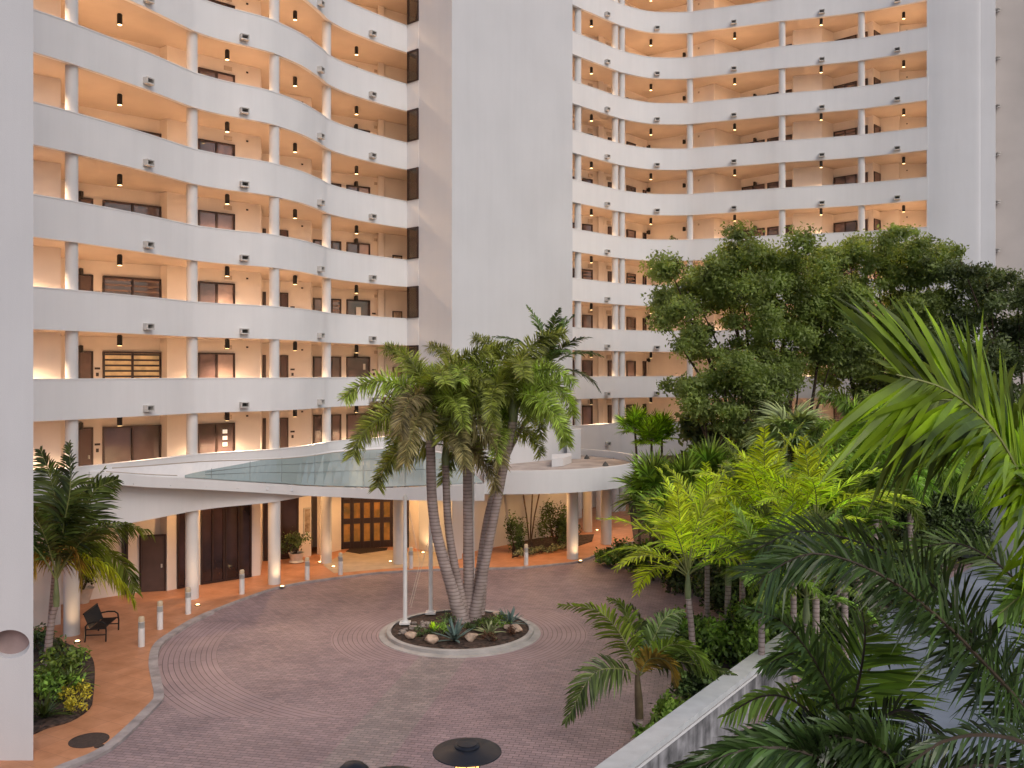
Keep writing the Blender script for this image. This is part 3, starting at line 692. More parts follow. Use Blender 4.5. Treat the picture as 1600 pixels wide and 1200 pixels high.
dm = MB().poly([tuple(G(a, b))[:2] for a, b in ((540, 862), (562, 866), (604, 860), (606, 856), (548, 857))], .008, .022).build("door_mat", M_MAT)
tag(dm, "dark door mat on the floor before the amber glazed entrance doors", "door mat")

def on_glass(px, py, w_, h_, k, name, m_):
    a = ray_hit(px, wallL); p = Vector(a[:2]); d = a[2]; n = Vector((d.y, -d.x)); z = H - (py - HY) / F * a[1]
    return MB().seg(p - d * w_ / 2, p + d * w_ / 2, z - h_ / 2, z + h_ / 2, .092, .10, n).build(name, m_, rootL)
M_LEADED = mat("lit_leaded_light", (.7, .65, .6), .3, emit=(1, .9, .75), estr=.5)
for py in (674, 684, 694): on_glass(350, py, .2, .16, 0, "leaded_light", M_LEADED)
on_glass(559, 487, .26, .46, 2, "paper_notice", M_WPNT)
on_glass(568, 573, .12, .3, 1, "door_ornament", M_HOOD)
# ------------------------------------------------------------------ porte-cochere canopy
cp = thing("entrance_canopy", Vector((*xz(640, 41), 0)), "white curved entrance canopy with teal glass roof panel, wrapped round the tower foot", "canopy")
outer = [(140, 29.6, 5.05, 5.36), (185, 30.15, 4.86, 5.24), (240, 31.5, 4.60, 4.98), (300, 33.1, 4.34, 4.73), (350, 34.3, 4.12, 4.51), (400, 35.3, 3.92, 4.31), (440, 36.3, 3.72, 4.13),
         (480, 37.4, 3.50, 3.91), (545, 38.2, 3.32, 3.74), (600, 38.5, 3.20, 3.68), (660, 38.65, 3.13, 3.72), (757, 38.6, 3.13, 3.86)]
os_ = spline([(*xz(a, b), c, e) for a, b, c, e in outer], 5)
inner = []
for i, (x, y, zb, zt) in enumerate(os_):
    px = 800 + x / y * F
    if px < 640:
        h_ = ray_hit(max(px, 24), facL); n2 = Vector((h_[2].y, -h_[2].x)); inner.append((h_[0] + n2.x * .02, h_[1] + n2.y * .02, 5.40 - .36 * max(0, (px - 150) / 490)))
    else:
        t = (px - 640) / 117; a = Vector(xz(640, 44.3)); 
        q = Vector(xz(640, 44.1)).lerp(Vector(xz(706, 42.2)), t); inner.append((q.x, q.y, 5.04 - .2 * t))
n = len(os_)
fas = MB(); ribbon(fas, [(a[0], a[1]) for a in os_], .14, [a[2] for a in os_], [a[3] for a in os_]); fas.build("fascia", M_STUC_LIT, cp, smooth=30.0)
def lerp3(i, v, dz=0.0):
    a = Vector((os_[i][0], os_[i][1], os_[i][3])); b = Vector(inner[i]); p_ = a.lerp(b, v); p_.z += dz; return p_
def vg(i):
    px = 800 + os_[i][0] / os_[i][1] * F; return .035 + .90 * max(0, min(1, (px - 283) / 130)) ** .65
def sheet(vlo, vhi, i0, i1, th, m_, name, dz=0.0, parent=cp):
    vs = []; fs = []
    for i in range(i0, i1 + 1):
        for v in (vlo(i), vhi(i)):
            vs.append(lerp3(i, v, dz)); vs.append(lerp3(i, v, dz - th))
    for k in range(i1 - i0):
        a = 4 * k; fs += [(a, a + 4, a + 6, a + 2), (a + 1, a + 3, a + 7, a + 5), (a, a + 1, a + 5, a + 4), (a + 2, a + 6, a + 7, a + 3)]
    e = 4 * (i1 - i0); fs += [(0, 2, 3, 1), (e, e + 1, e + 3, e + 2)]
    return MB().add(vs, fs).build(name, m_, parent)
ig = next(i for i in range(n) if 800 + os_[i][0] / os_[i][1] * F >= 278)
sheet(lambda i: .03, lambda i: 1.0, 0, ig, .05, M_STUC_LIT, "roof_sheet")
sheet(lambda i: vg(i) + .002, lambda i: 1.0, ig, n - 1, .05, M_STUC_LIT, "roof_sheet")
gl = sheet(lambda i: .03, vg, ig, n - 1, .02, M_SKYG, "glass_roof", .02)
ml = MB()
for i in range(ig + 4, n - 1, 6):
    a, b = lerp3(i, .035, .045), lerp3(min(n - 1, i), vg(i), .045); ml.tube([a, b], .011, 6)
for f_ in (.4, .72):
    ml.tube([lerp3(i, .03 + (vg(i) - .03) * f_, .045) for i in range(ig + 3, n, 2)], .009, 6)
ml.build("glazing_bar", M_GBAR, gl)
fl = MB(); fl.tube([lerp3(i, .93, .02) for i in range(4, n, 2)], .02, 6); fl.tube([lerp3(i, .125, .02) for i in range(3, ig + 1, 2)], .014, 6); fl.build("flashing", M_CEIL, cp)
# ribs under the glass
rbm = MB()
for i in range(2, n - 1, 5):
    a, b = lerp3(i, .06, -.34), lerp3(i, .9, -.34); t = (b - a).normalized(); rbm.tube([a, b], .07, 4)
rbm.build("roof_rib", M_STUC, cp)
# round part: parapet, roof and soffit
cc, cr_ = Vector((0.05, 45.1)), 6.45
arc = [(cc.x + cr_ * math.cos(R(t)), cc.y + cr_ * math.sin(R(t))) for t in range(262, 450, 4)]
st = [tuple(Vector(xz(757, 38.72))), tuple(Vector(xz(775, 38.62)))]
arc = [st[0]] + arc
mb = MB(); ribbon(mb, arc, .22, 3.4, 4.4); mb.build("round_parapet", M_STUC_LIT, cp, smooth=30.0)
ain = offset(arc, .222)
MB().poly(ain + [xz(800, 51.8), xz(760, 45)], 3.52, 3.72).build("soffit", M_COLM, cp)
MB().poly(ain + [xz(800, 51.8), xz(760, 45)], 3.74, 4.05).build("round_roof", M_ROOF, cp)
for px, py in ((917, 717), (946, 728), (962, 716)):
    q = Vector(((px - 800) / F * (4.55 * F / (py - HY)), 4.55 * F / (py - HY)))
    MB().lathe((q.x, q.y, 4.05), [(.16, 0), (.12, .1), (.02, .22)], 10).build("roof_vent", M_DARK, cp)
for px, by in ((895, 876), (948, 853)):
    g = G(px, by - 2); MB().lathe((g.x, g.y + .2, 0), [(.27, 0), (.27, 3.52)], 22).build("column", M_COLM, cp, smooth=40.0)
for px, by in ((622, 882), (606, 851)):
    g = G(px, by); r_ = .25 if by > 860 else .17
    MB().lathe((g.x, g.y + .2, 0), [(r_, 0), (r_, 3.9)], 22).build("column", M_COLM, cp, smooth=40.0)

# canopy soffit lamps: small round downlights
k = 0
for px, Z, zc, wd in ((330, 34.9, 4.19, "near the wide dark shopfront"), (455, 39.5, 4.19, "near the potted plant"), (560, 41.8, 3.3, "before the amber doors"), (620, 43.0, 3.3, "over the door mat"),
                  (680, 40.8, 3.3, "beside the blank tower foot"), (840, 42.0, 3.52, "above the tower planting bed"), (925, 46.0, 3.52, "between the two round canopy columns")):
    x, y = xz(px, Z); t = thing("recessed_light", (x, y, zc), f"small round downlight in the canopy ceiling {wd}", "downlight", "downlights under the canopy")
    MB().lathe((x, y, zc), [(.13, -.03), (.13, 0)], 16).build("rim", M_WPNT, t); MB().lathe((x, y, zc), [(.10, -.036), (.10, -.031)], 16).build("lens", M_WARM, t)
    spot(t, (x, y, zc - .06), SOFFIT_W * (0.8 if 500 < px < 700 else 1.25), R(165), .4, (1, .55, .22))
# in-ground uplights
for px, py, Wt, wd in ((121, 1003, 14, "near the bench"), (309, 946, 14, "at the second column's foot"), (441, 917, 14, "at the third column's foot"), (500, 879, 16, "left of the fourth column"), (521, 886, 12, "right of the fourth column"),
                 (610, 878, 18, "left of the column beside the amber doors"), (661, 864, 14, "behind the flagpoles"), (907, 877, 12, "at the foot of the canopy's front round column"), (933, 829, 12, "between the canopy's rear columns")):
    g = G(px, py); t = thing("ground_light", g, f"small glowing in-ground light {wd}", "ground light", "in-ground uplights along the columns")
    MB().lathe(g, [(.11, 0.0), (.11, .02), (.08, .03)], 14).build("rim", M_BLK, t); MB().lathe(g, [(.075, .031), (.06, .05)], 12).build("lens", M_WARM, t)
    spot(t, g + Vector((0, 0, .09)), Wt * 3.2, R(150), .8, (1, .6, .28), .04, up=True)

# ================================================================== LOW WALL, TERRACE, HEATERS
lw = thing("garden_wall", (4.5, 21, 0), "low stained concrete wall with broad pale cap running diagonally, lower right", "wall")
a0 = Vector((0.95, 15.9)); dv = Vector((.7, 1.0)).normalized(); a1 = a0 + dv * 20.5; nv = Vector((dv.y, -dv.x))
MB().seg(a0, a1, -.07, 1.12, .08, .42, nv).build("wall_body", M_STAIN, lw)
MB().seg(a0, a1, 1.122, 1.24, 0, .50, nv).build("wall_cap", M_CAPC, lw)
MB().seg(a0, a1, 1.0, 1.06, .422, .47, nv).build("drip_rail", M_WPNT, lw)
tag(MB().poly([(-9, 3), (1.0, 3), (1.0, 13.2), (-9, 13.2)], -.05, 2.1).build("terrace", M_TERR), kind="structure")
M_GLOW = mat("heater_glow", (1, .5, .2), .5, emit=(1.0, .42, .10), estr=3.0)
def heater(px, py, lab):
    Z = 10.5; c = P(px, py, Z); t = thing("patio_heater", (c.x, c.y, 2.1), lab, "patio heater", "mushroom patio heaters on the terrace below"); z = c.z
    MB().lathe((c.x, c.y, z), [(.40, -.035), (.405, -.03), (.40, -.02), (.15, .035), (.15, .05), (.145, .055), (.12, .065), (.12, .075), (.02, .085)], 48).build("hood", M_BLKM, t, smooth=25.0)
    MB().lathe((c.x, c.y, z), [(.135, -.30), (.135, -.05)], 24).build("burner", M_GLOW, t, smooth=30.0)
    q = MB()
    for i in range(8):
        an = i * math.pi / 4; q.tube([(c.x + .145 * math.cos(an), c.y + .145 * math.sin(an), z - .31), (c.x + .145 * math.cos(an), c.y + .145 * math.sin(an), z - .04)], .006, 5)
    q.build("guard", M_BLKM, t)
    MB().lathe((c.x, c.y, 0), [(.03, 2.6), (.03, z - .32), (.14, z - .31), (.14, z - .301)], 16).build("post", M_BLKM, t, smooth=30.0)
    MB().lathe((c.x, c.y, 2.1), [(.25, 0), (.25, .5), (.20, .56), (.04, .6)], 24).build("tank_base", M_BLKM, t, smooth=30.0)
heater(730, 1171, "black mushroom patio heater whose round hood and glow show fully at bottom centre")
heater(611, 1217, "black patio heater just showing its hood rim at the bottom edge")
c = P(552, 1207, 10.5); t = thing("terrace_lamp", (c.x, c.y, 2.1), "black dome lamp top just showing at the bottom edge, leftmost of the terrace fixtures", "lamp")
MB().lathe((c.x, c.y, c.z), [(.22, -.12), (.215, -.04), (.18, .04), (.11, .10), (.03, .12)], 28).build("dome", M_BLKM, t, smooth=60.0)
MB().lathe((c.x, c.y, 2.1), [(.18, 0), (.18, .03), (.03, .05), (.03, c.z - 2.1 - .1)], 16).build("post", M_BLKM, t, smooth=30.0)

# ================================================================== STREET FURNITURE
bol_src = []
def bollard(px, py, lab):
    g = G(px, py); t = thing("bollard_light", g, lab, "bollard", "white bollard lights along the kerb")
    if not bol_src:
        bol_src.append(MB().lathe((0, 0, 0), [(.10, 0), (.10, .58), (.095, .585)], 18).build("post", M_WPNT, t, smooth=30.0, world=False))
        q = MB()
        for i in range(6): q.lathe((0, 0, 0), [(.06, .59 + i * .03), (.098, .592 + i * .03), (.098, .607 + i * .03), (.06, .611 + i * .03)], 18)
        bol_src.append(q.build("louvre_ring", M_HOOD, t, smooth=30.0, world=False))
        q = MB(); q.lathe((0, 0, 0), [(.085, .775), (.09, .80), (.09, .90), (.075, .94), (.03, .955)], 18)
        bol_src.append(q.build("lamp_head", M_WARM2, t, smooth=60.0, world=False))
        bol_src.append(MB().lathe((0, 0, 0), [(.098, .772), (.10, .78), (.098, .785)], 18).build("collar", M_WPNT, t, world=False))
    else:
        for s_ in bol_src: dup(s_, t, (0, 0, 0))
for px, py, lab in ((221, 1010, "white bollard light nearest the bench"), (250, 983, "white bollard light, second along the kerb from the bench"), (294, 959, "white bollard light beside the second column"),
    (378, 928, "white bollard light in front of the dark shopfront, alone between two columns"), (480, 906, "white bollard light in front of the potted plant"), (532, 898, "white bollard light just right of the fourth column"),
    (642, 888, "white bollard light between the two left flagpoles"), (702, 887, "white bollard light behind the leaning palm trunks"), (822, 883, "white bollard light alone in front of the cream-edged ground cover")):
    bollard(px, py, lab)

# bench (faces the driveway)
bn = thing("bench", G(160, 998), "black metal bench with looped arms on terracotta paving under the left palm", "bench")
ang = math.atan2(1.2, -.15); ex = Vector((math.cos(ang), math.sin(ang), 0)); ey = Vector((ex.y, -ex.x, 0)); o_ = G(149, 1003) + ey * .0
def B(u, v, z): return o_ + ex * u + ey * v + Vector((0, 0, z))      # u along the bench, v forward
Lb = 1.3
for i, u in enumerate((0.0, Lb)):
    q = MB(); q.tube([B(u, .32, 0), B(u, .33, .35), B(u, .30, .56), B(u, .20, .63), B(u, 0, .64), B(u, -.22, .60), B(u, -.30, .50), B(u, -.30, .3), B(u, -.32, 0)], .026, 8)
    q.tube([B(u, -.30, .22), B(u, .32, .22)], .02, 6); q.tube([B(u, -.29, .40), B(u, .32, .42)], .02, 6); q.build("leg_frame", M_BLK, bn, smooth=40.0)
q = MB(); qb = MB()
for i in range(14):
    u = .04 + i * (Lb - .08) / 13
    q.tube([B(u, .28, .43), B(u, .05, .41), B(u, -.16, .41)], .028, 5); qb.tube([B(u, -.18, .43), B(u, -.26, .65), B(u, -.36, .90)], .028, 5)
q.build("seat", M_BLK, bn)
qb.tube([B(0.0, -.36, .90), B(Lb, -.36, .90)], .028, 6); qb.build("backrest", M_BLK, bn)

# flagpoles
def flagpole(px, py, ztop, lab):
    g = G(px, py, .08); t = thing("flagpole", g, lab, "flagpole", "white flagpoles on the island")
    q = MB(); q.box((g.x, g.y, .15), (.36, .36, .06)); q.lathe((g.x, g.y, 0), [(.12, .181), (.10, .24)], 18); q.build("base", M_WPNT, t)
    MB().lathe((g.x, g.y, 0), [(.075, .242), (.072, ztop * .6), (.06, ztop)], 18).build("pole", M_WPNT, t, smooth=40.0)
    MB().lathe((g.x, g.y, ztop), [(.085, 0), (.09, .05), (.05, .12), (.02, .14)], 14).build("cap", M_WPNT, t, smooth=50.0)
    return g, t
gf, tf = flagpole(633, 976, 4.35, "white flagpole with rope, leftmost on the planted island")
rp = MB(); e_ = P(684, 720, 30.6); rp.tube([P(640, 800, gf.y - .05), P(656, 880, gf.y - .1), P(640, 945, gf.y - .08)], .008, 5); rp.tube([P(682, 800, gf.y), P(660, 880, gf.y - .1), P(642, 950, gf.y - .08)], .008, 5); rp.build("halyard", M_POT, tf)
flagpole(673, 960, 4.6, "white flagpole standing second from the left, at the island's rear left")
flagpole(738.5, 950, 4.9, "white flagpole half hidden between the island's palm trunks")

# manholes
for px, py, r_, lab in ((139, 1157, .44, "large round cast-iron manhole cover in the terracotta path"), (155, 1166, .11, "tiny round cover beside the large manhole at the kerb")):
    g = G(px, py); tag(MB().lathe((g.x, g.y, .002), [(r_, 0), (r_, .012), (r_ * .93, .014), (r_ * .93, .010), (.02, .010)], 36).build("manhole_cover", M_IRON), lab, "manhole cover")

# ================================================================== PLANTS
rng = np.random.default_rng(7)
def leaflets(Pb, D, Wd, Ln, wd, droop, prof=(.55, 1.0, .75), g=(0, 0, -1)):
    """vectorised tapering strips: base points, directions, width vectors, lengths, widths"""
    n = len(Pb); ts = [0, .38, .72, 1.0]; V = np.zeros((n, 7, 3)); G_ = np.array(g, float)
    for i, t in enumerate(ts):
        c = Pb + D * (Ln * t)[:, None] + G_ * (droop * Ln * t * t)[:, None]
        if i < 3:
            h = Wd * (wd * prof[i] / 2)[:, None]; V[:, 2 * i] = c - h; V[:, 2 * i + 1] = c + h
        else: V[:, 6] = c
    base = (np.arange(n) * 7)[:, None]
    q = np.concatenate([base + [0, 1, 3, 2], base + [2, 3, 5, 4]]); t3 = base + [4, 5, 6]
    return V.reshape(-1, 3), q.tolist() + t3.tolist()
def norm(a): return a / np.maximum(np.linalg.norm(a, axis=-1, keepdims=True), 1e-9)

def frond_geo(curve, nl, leaf, wid, seed=0, plume=0.0, ang=52, droop=.35, petiole=.16, vee=.25, roll=0.0, tipshrink=.35, rw=.02, jit=.12, tipmin=.15, adec=24):
    """leaflet + rachis geometry along a 3-D curve"""
    rg = np.random.default_rng(seed); C = np.array(spline(curve, 8)); seg = np.linalg.norm(np.diff(C, axis=0), axis=1); s = np.r_[0, np.cumsum(seg)]; L = s[-1]
    tt = np.linspace(petiole, .985, nl); tt = np.repeat(tt, 1)
    def at(u): return np.stack([np.interp(u * L, s, C[:, k]) for k in range(3)], 1)
    sides = np.array([-1, 1]); allV = []; allF = []; off = 0
    T = norm(at(np.minimum(tt + .01, 1)) - at(np.maximum(tt - .01, 0)))
    up = np.array([0, 0, 1.0]); Sd = norm(np.cross(T, up)); Nn = np.cross(Sd, T)
    if roll:
        c_, s_ = math.cos(roll), math.sin(roll); Sd, Nn = Sd * c_ + Nn * s_, Nn * c_ - Sd * s_
    reps = [(-1, 0), (1, 0)] if plume == 0 else [(-1, 0), (1, 0)] + [(0, j) for j in range(int(plume))]
    for sd, j in reps:
        m = len(tt); u = np.clip(tt + rg.normal(0, .25 / nl, m), petiole * .8, .99); B_ = at(u)
        prof = np.clip(np.sin(np.pi * np.clip((u - petiole) / (1 - petiole), 0, 1) ** .62 * .93 + .12), .15, 1); prof = np.maximum(prof, tipmin * np.clip((u - petiole) * 12, .3, 1)); prof = prof * (1 - tipshrink * u) + .08
        a = np.radians(ang - adec * u + rg.normal(0, 5, m))[:, None]
        if sd: 
            ph = np.radians(rg.normal(0, 8, m) + math.degrees(vee))[:, None]; q = Sd * sd * np.cos(ph) + Nn * np.sin(ph)
        else:
            ph = rg.uniform(0, 2 * np.pi, m)[:, None]; q = Sd * np.cos(ph) + Nn * np.sin(ph)
        D = norm(T * np.cos(a) + q * np.sin(a) + rg.normal(0, jit * .5, (m, 3)))
        W_ = norm(T - (T * D).sum(1)[:, None] * D) ; W_ = norm(W_ + rg.normal(0, .25, (m, 3)))
        Ln = leaf * prof * rg.uniform(.85, 1.12, m)
        V, F_ = leaflets(B_, D, W_, Ln, np.full(m, wid) * (.6 + .4 * prof), droop * rg.uniform(.7, 1.3, m))
        allV.append(V); allF += [[i + off for i in f] for f in F_]; off += len(V)
    mb = MB(); mb.tube([tuple(c) for c in C[::2]], [rw * (1 - .8 * i / len(C[::2])) for i in range(len(C[::2]))], 5, False)
    return np.concatenate(allV), allF, mb
def frond_mesh(name, curve, m, mr=M_RACH, **kw):
    V, F_, rb_ = frond_geo(curve, **kw); nv = len(V); fs = F_ + [[i + nv for i in f] for f in rb_.f]
    me = bpy.data.meshes.new(name); me.from_pydata(V.tolist() + [list(v) for v in rb_.v], [], fs); me.materials.append(m); me.materials.append(mr)
    me.polygons.foreach_set("material_index", [0] * len(F_) + [1] * len(rb_.f)); me.update(); return me
def arch(L, e0, e1, n=9, sway=0.0, p=1.3):
    pts = [(0, 0, 0)]; x = y = z = 0
    for i in range(n):
        t = (i + .5) / n; e = R(e0 + (e1 - e0) * t ** p); x += math.cos(e) * L / n; z += math.sin(e) * L / n; y += sway * L / n * t; pts.append((x, y, z))
    return pts
FR = {}
def frond_set(key, L, m, arcs, **kw):
    """mesh variants of one kind of frond, from upright to hanging"""
    if key not in FR:
        FR[key] = [[frond_mesh("frond", arch(L, e0, e1, sway=sw), m, seed=i * 10 + j, **kw) for j, sw in enumerate((-.12, .14))] for i, (e0, e1) in enumerate(arcs)]
    return FR[key]
ARC_FOX = ((82, 0), (62, -48), (38, -84), (6, -90))
ARC_STD = ((82, 45), (62, 0), (42, -30), (15, -60))
frond_set("fox", 3.3, M_FOX, ARC_FOX, nl=62, leaf=.74, wid=.046, plume=6, ang=76, droop=.22, tipmin=.6, adec=18, petiole=.10, rw=.03, tipshrink=.25)
frond_set("foxdry", 3.5, M_FOXD, ARC_FOX, nl=62, leaf=.72, wid=.044, plume=6, ang=74, droop=.35, tipmin=.6, adec=18, petiole=.10, rw=.03, tipshrink=.2)
frond_set("foxfar", 3.2, M_PMID, ARC_FOX, nl=60, leaf=.68, wid=.055, plume=5, ang=76, droop=.30, tipmin=.55, adec=24, petiole=.12, rw=.03, tipshrink=.25)
frond_set("dark", 2.6, M_PDK, ARC_STD, nl=60, leaf=.72, wid=.060, ang=58, droop=.35, petiole=.2, rw=.022)
frond_set("mid", 2.5, M_PMID, ARC_STD, nl=56, leaf=.70, wid=.06, ang=56, droop=.3, petiole=.2, rw=.022)
frond_set("lime", 2.9, M_PLIM, ARC_STD, nl=42, leaf=.74, wid=.056, ang=60, droop=.22, tipmin=.35, petiole=.22, rw=.02)
frond_set("yellow", 1.9, M_PYEL, ((60, -20), (40, -50), (20, -70), (0, -85)), nl=36, leaf=.45, wid=.04, ang=54, droop=.5, petiole=.2, rw=.02)

def palm(name, base, top, key, n, r0, r1, label, cat, group=None, scale=1.0, shaft=.9, seed=0, bend=None, mix=(.18, .30, .32, .20), alt=None, altfrac=0.0, trunk_m=None, az0=0.0, spread=360):
    rg = random.Random(seed); base = Vector(base); top = Vector(top); t = thing(name, base, label, cat, group)
    mid = base.lerp(top, .5) + (Vector(bend) if bend else Vector((0, 0, 0)))
    C = spline([tuple(base + Vector((0, 0, -.05))), tuple(mid), tuple(top - Vector((0, 0, shaft * .9)))], 8)
    MB().tube(C, [r0 + (r1 - r0) * (i / (len(C) - 1)) ** .6 + (.35 * r0 * max(0, 1 - i / 2.5)) for i in range(len(C))], 14).build("trunk", trunk_m or M_PALM, t, smooth=60.0)
    if shaft > .05:
        q = top - Vector((0, 0, shaft)); MB().tube([q, q + Vector((0, 0, shaft * .3)), top - Vector((0, 0, shaft * .25)), top + Vector((0, 0, .15))], [r1 * 1.05, r1 * 1.15, r1 * .8, r1 * .35], 12).build("crown_shaft", M_SHAFT, t, smooth=60.0)
    ga = 137.5; cls = []
    for i in range(n):
        f = (i + .5) / n; acc = 0
        for c_, m_ in enumerate(mix):
            acc += m_
            if f <= acc + 1e-6: break
        cls.append(c_)
    for i, c_ in enumerate(cls):
        kk = alt if (alt and rg.random() < altfrac and c_ >= 2) else key; me = FR[kk][c_][rg.randrange(2)]
        o = link(bpy.data.objects.new("frond", me)); o.parent = t; o.location = top - base + Vector((0, 0, -.04 * c_))
        s_ = scale * rg.uniform(.88, 1.1); o.scale = (s_, s_, s_)
        az = az0 + (i * ga) % spread + rg.uniform(-12, 12)
        o.rotation_euler = (R(rg.uniform(-12, 12)), R(rg.uniform(-8, 8)), R(az))
    return t

# --- foxtail palms on the island
Zi = ISL.y
ib = lambda px, py: G(px, py, .1)
gI = "foxtail palms rising from the island"
palm("foxtail_palm", ib(722, 972), P(672, 640, 29.7), "fox", 16, .23, .15, "foxtail palm leaning left, its heavy crown with drying lower fronds, front of the island cluster", "palm", gI, .98, 1.0, 1, (-.38, 0, -.25), (.10, .26, .30, .34), "foxdry", .6)
palm("foxtail_palm", ib(728, 968), P(696, 690, 30.3), "fox", 6, .17, .12, "shorter foxtail palm close beside the left-leaning trunk, low crown", "palm", gI, .85, .8, 2, (-.22, 0, -.1), (.1, .2, .4, .3), "foxdry", .8)
palm("foxtail_palm", ib(733, 966), P(729, 622, 30.6), "fox", 9, .22, .14, "upright middle foxtail palm of the island cluster with straight pale trunk", "palm", gI, .82, 1.3, 3, None, (.22, .33, .30, .15))
palm("foxtail_palm", ib(740, 968), P(802, 612, 30.0), "fox", 14, .19, .14, "foxtail palm leaning right, thick pink-grey trunk, rightmost of the island cluster", "palm", gI, .92, 1.0, 44, (.05, 0, -.2), (.14, .26, .30, .30))
palm("foxtail_palm", ib(738, 962), P(778, 680, 31.0), "fox", 5, .12, .09, "slender foxtail palm with long green crown shaft, right of centre in the cluster", "palm", gI, .9, 1.5, 5, None, (.15, .3, .35, .2))
palm("slender_palm", ib(752, 958), P(855, 575, 31.6), "dark", 14, .09, .06, "tall slender dark palm rising highest, against the blank tower", "palm", None, .85, .5, 6, (-.55, .1, .3), (.25, .35, .3, .1))

# --- left palm and bed
palm("palm", G(72, 1042), P(88, 905, 26.2), "dark", 7, .13, .08, "young palm at left with dark upright crown, trunk rising from the shrub bed", "palm", None, 1.3, .8, 11, None, (.55, .35, .10, 0.0))
tl = thing("palm", G(96, 1000), "low spreading palm at left with yellowing hanging fronds above the bench", "palm")
topL = P(85, 893, 27.0); MB().tube([G(76, 1010), topL], [.09, .07], 12).build("trunk", M_PALM, tl, smooth=60.0)
for i, (pts, key) in enumerate((([(95, 885, 26.8), (130, 845, 26.5), (180, 818, 26.2), (236, 830, 26)], M_PMID), ([(90, 893, 27), (125, 872, 26.6), (170, 885, 26.2), (212, 940, 26)], M_PLIM),
        ([(88, 893, 27), (100, 865, 26.3), (120, 862, 25.9), (128, 915, 25.7)], M_PYEL), ([(88, 893, 27), (70, 860, 26.5), (50, 862, 26.2), (30, 905, 26)], M_PYEL),
        ([(90, 893, 27), (140, 860, 27.5), (190, 880, 28), (212, 925, 28.4)], M_PMID))):
    me = frond_mesh("frond", [tuple(P(*q)) for q in pts], key, nl=80, leaf=.80, wid=.06, seed=40 + i, ang=62, droop=.55, petiole=.14, rw=.02, vee=-.1, roll=1.0, tipmin=.4)
    attach(link(bpy.data.objects.new("frond", me)), tl)
for i, pts in enumerate(([(88, 900, 26.3), (100, 820, 26.0), (110, 760, 25.8), (108, 690, 25.9)], [(88, 900, 26.3), (92, 820, 26.5), (80, 750, 26.6), (62, 700, 26.8)],
        [(90, 900, 26.3), (120, 830, 26.4), (145, 770, 26.5), (185, 748, 26.6)])):
    me = frond_mesh("frond", [tuple(P(*q)) for q in pts], M_PDK, nl=90, leaf=1.3, wid=.075, seed=60 + i, ang=68, droop=.3, petiole=.16, rw=.03, roll=1.3)
    attach(link(bpy.data.objects.new("frond", me)), tl)

def leaf_cloud(blobs, dens, size, seed, shell=.55, flat=.75):
    """leaf quads scattered through a list of ellipsoid clumps (centre, radii)"""
    rg = np.random.default_rng(seed); Vs = []; k = 0
    for c, r in blobs:
        n = int(dens * (r[0] * r[1] * r[2]) ** (2 / 3)); d = norm(rg.normal(0, 1, (n, 3))); rad = (shell + (1 - shell) * rg.random(n) ** .7) * (1 + rg.normal(0, .22, n))
        p_ = np.array(c) + d * rad[:, None] * np.array(r)
        a = norm(rg.normal(0, 1, (n, 3)) + d * .3 + np.array([0, 0, -.25])); nn = norm(d * .6 + rg.normal(0, .6, (n, 3)) + np.array([0, 0, .5])); b = norm(np.cross(nn, a))
        s_ = size * rg.uniform(.6, 1.3, n)[:, None]
        q = np.stack([p_ - a * s_ * .55, p_ + b * s_ * .28, p_ + a * s_ * .6, p_ - b * s_ * .28], 1); Vs.append(q.reshape(-1, 3))
    V = np.concatenate(Vs); F_ = np.arange(len(V)).reshape(-1, 4).tolist(); return V, F_
def shrub(name, base, rx, ry, h, m, label, cat="shrub", group=None, seed=0, size=.12, dens=900, nblob=9, stem=True, kind=None):
    rg = random.Random(seed); base = Vector(base); blobs = []
    for i in range(nblob):
        a = rg.uniform(0, 6.28); q = rg.random() ** .5; zz = rg.uniform(.25, .85)
        blobs.append(((base.x + math.cos(a) * q * rx * .72, base.y + math.sin(a) * q * ry * .72, base.z + h * zz * (1 - .3 * q)), (rx * rg.uniform(.25, .45), ry * rg.uniform(.25, .45), h * rg.uniform(.2, .34))))
    V, F_ = leaf_cloud(blobs, dens, size, seed, .3); t = thing(name, base, label, cat, group)
    if kind: t["kind"] = kind
    o = link(bpy.data.objects.new("foliage", np_mesh("foliage", V, F_, m))); attach(o, t)
    q = MB()
    for i in range(5): b = blobs[i % nblob][0]; q.tube([base, Vector(b)], [.03, .01], 5)
    q.build("stem", M_BARK, t); return t
def spiky(name, base, n, L, wd, m, label, cat="plant", group=None, seed=0, e0=(15, 80), droop=.25):
    rg = np.random.default_rng(seed); e = np.radians(rg.uniform(e0[0], e0[1], n)); a = np.linspace(0, 2 * np.pi * (n * .382), n); D = np.stack([np.cos(a) * np.cos(e), np.sin(a) * np.cos(e), np.sin(e)], 1)
    Wd = np.stack([-np.sin(a), np.cos(a), a * 0], 1); Bp = D * .04
    V, F_ = leaflets(Bp, D, Wd, L * rg.uniform(.75, 1.1, n), np.full(n, wd), droop * rg.uniform(.6, 1.3, n), (.7, 1.0, .7)); base = Vector(base)
    me = np_mesh(name, V, F_, m); o = link(bpy.data.objects.new(name, me)); o.location = base; tag(o, label, cat, group)
    md = o.modifiers.new("thick", 'SOLIDIFY'); md.thickness = .008; return o

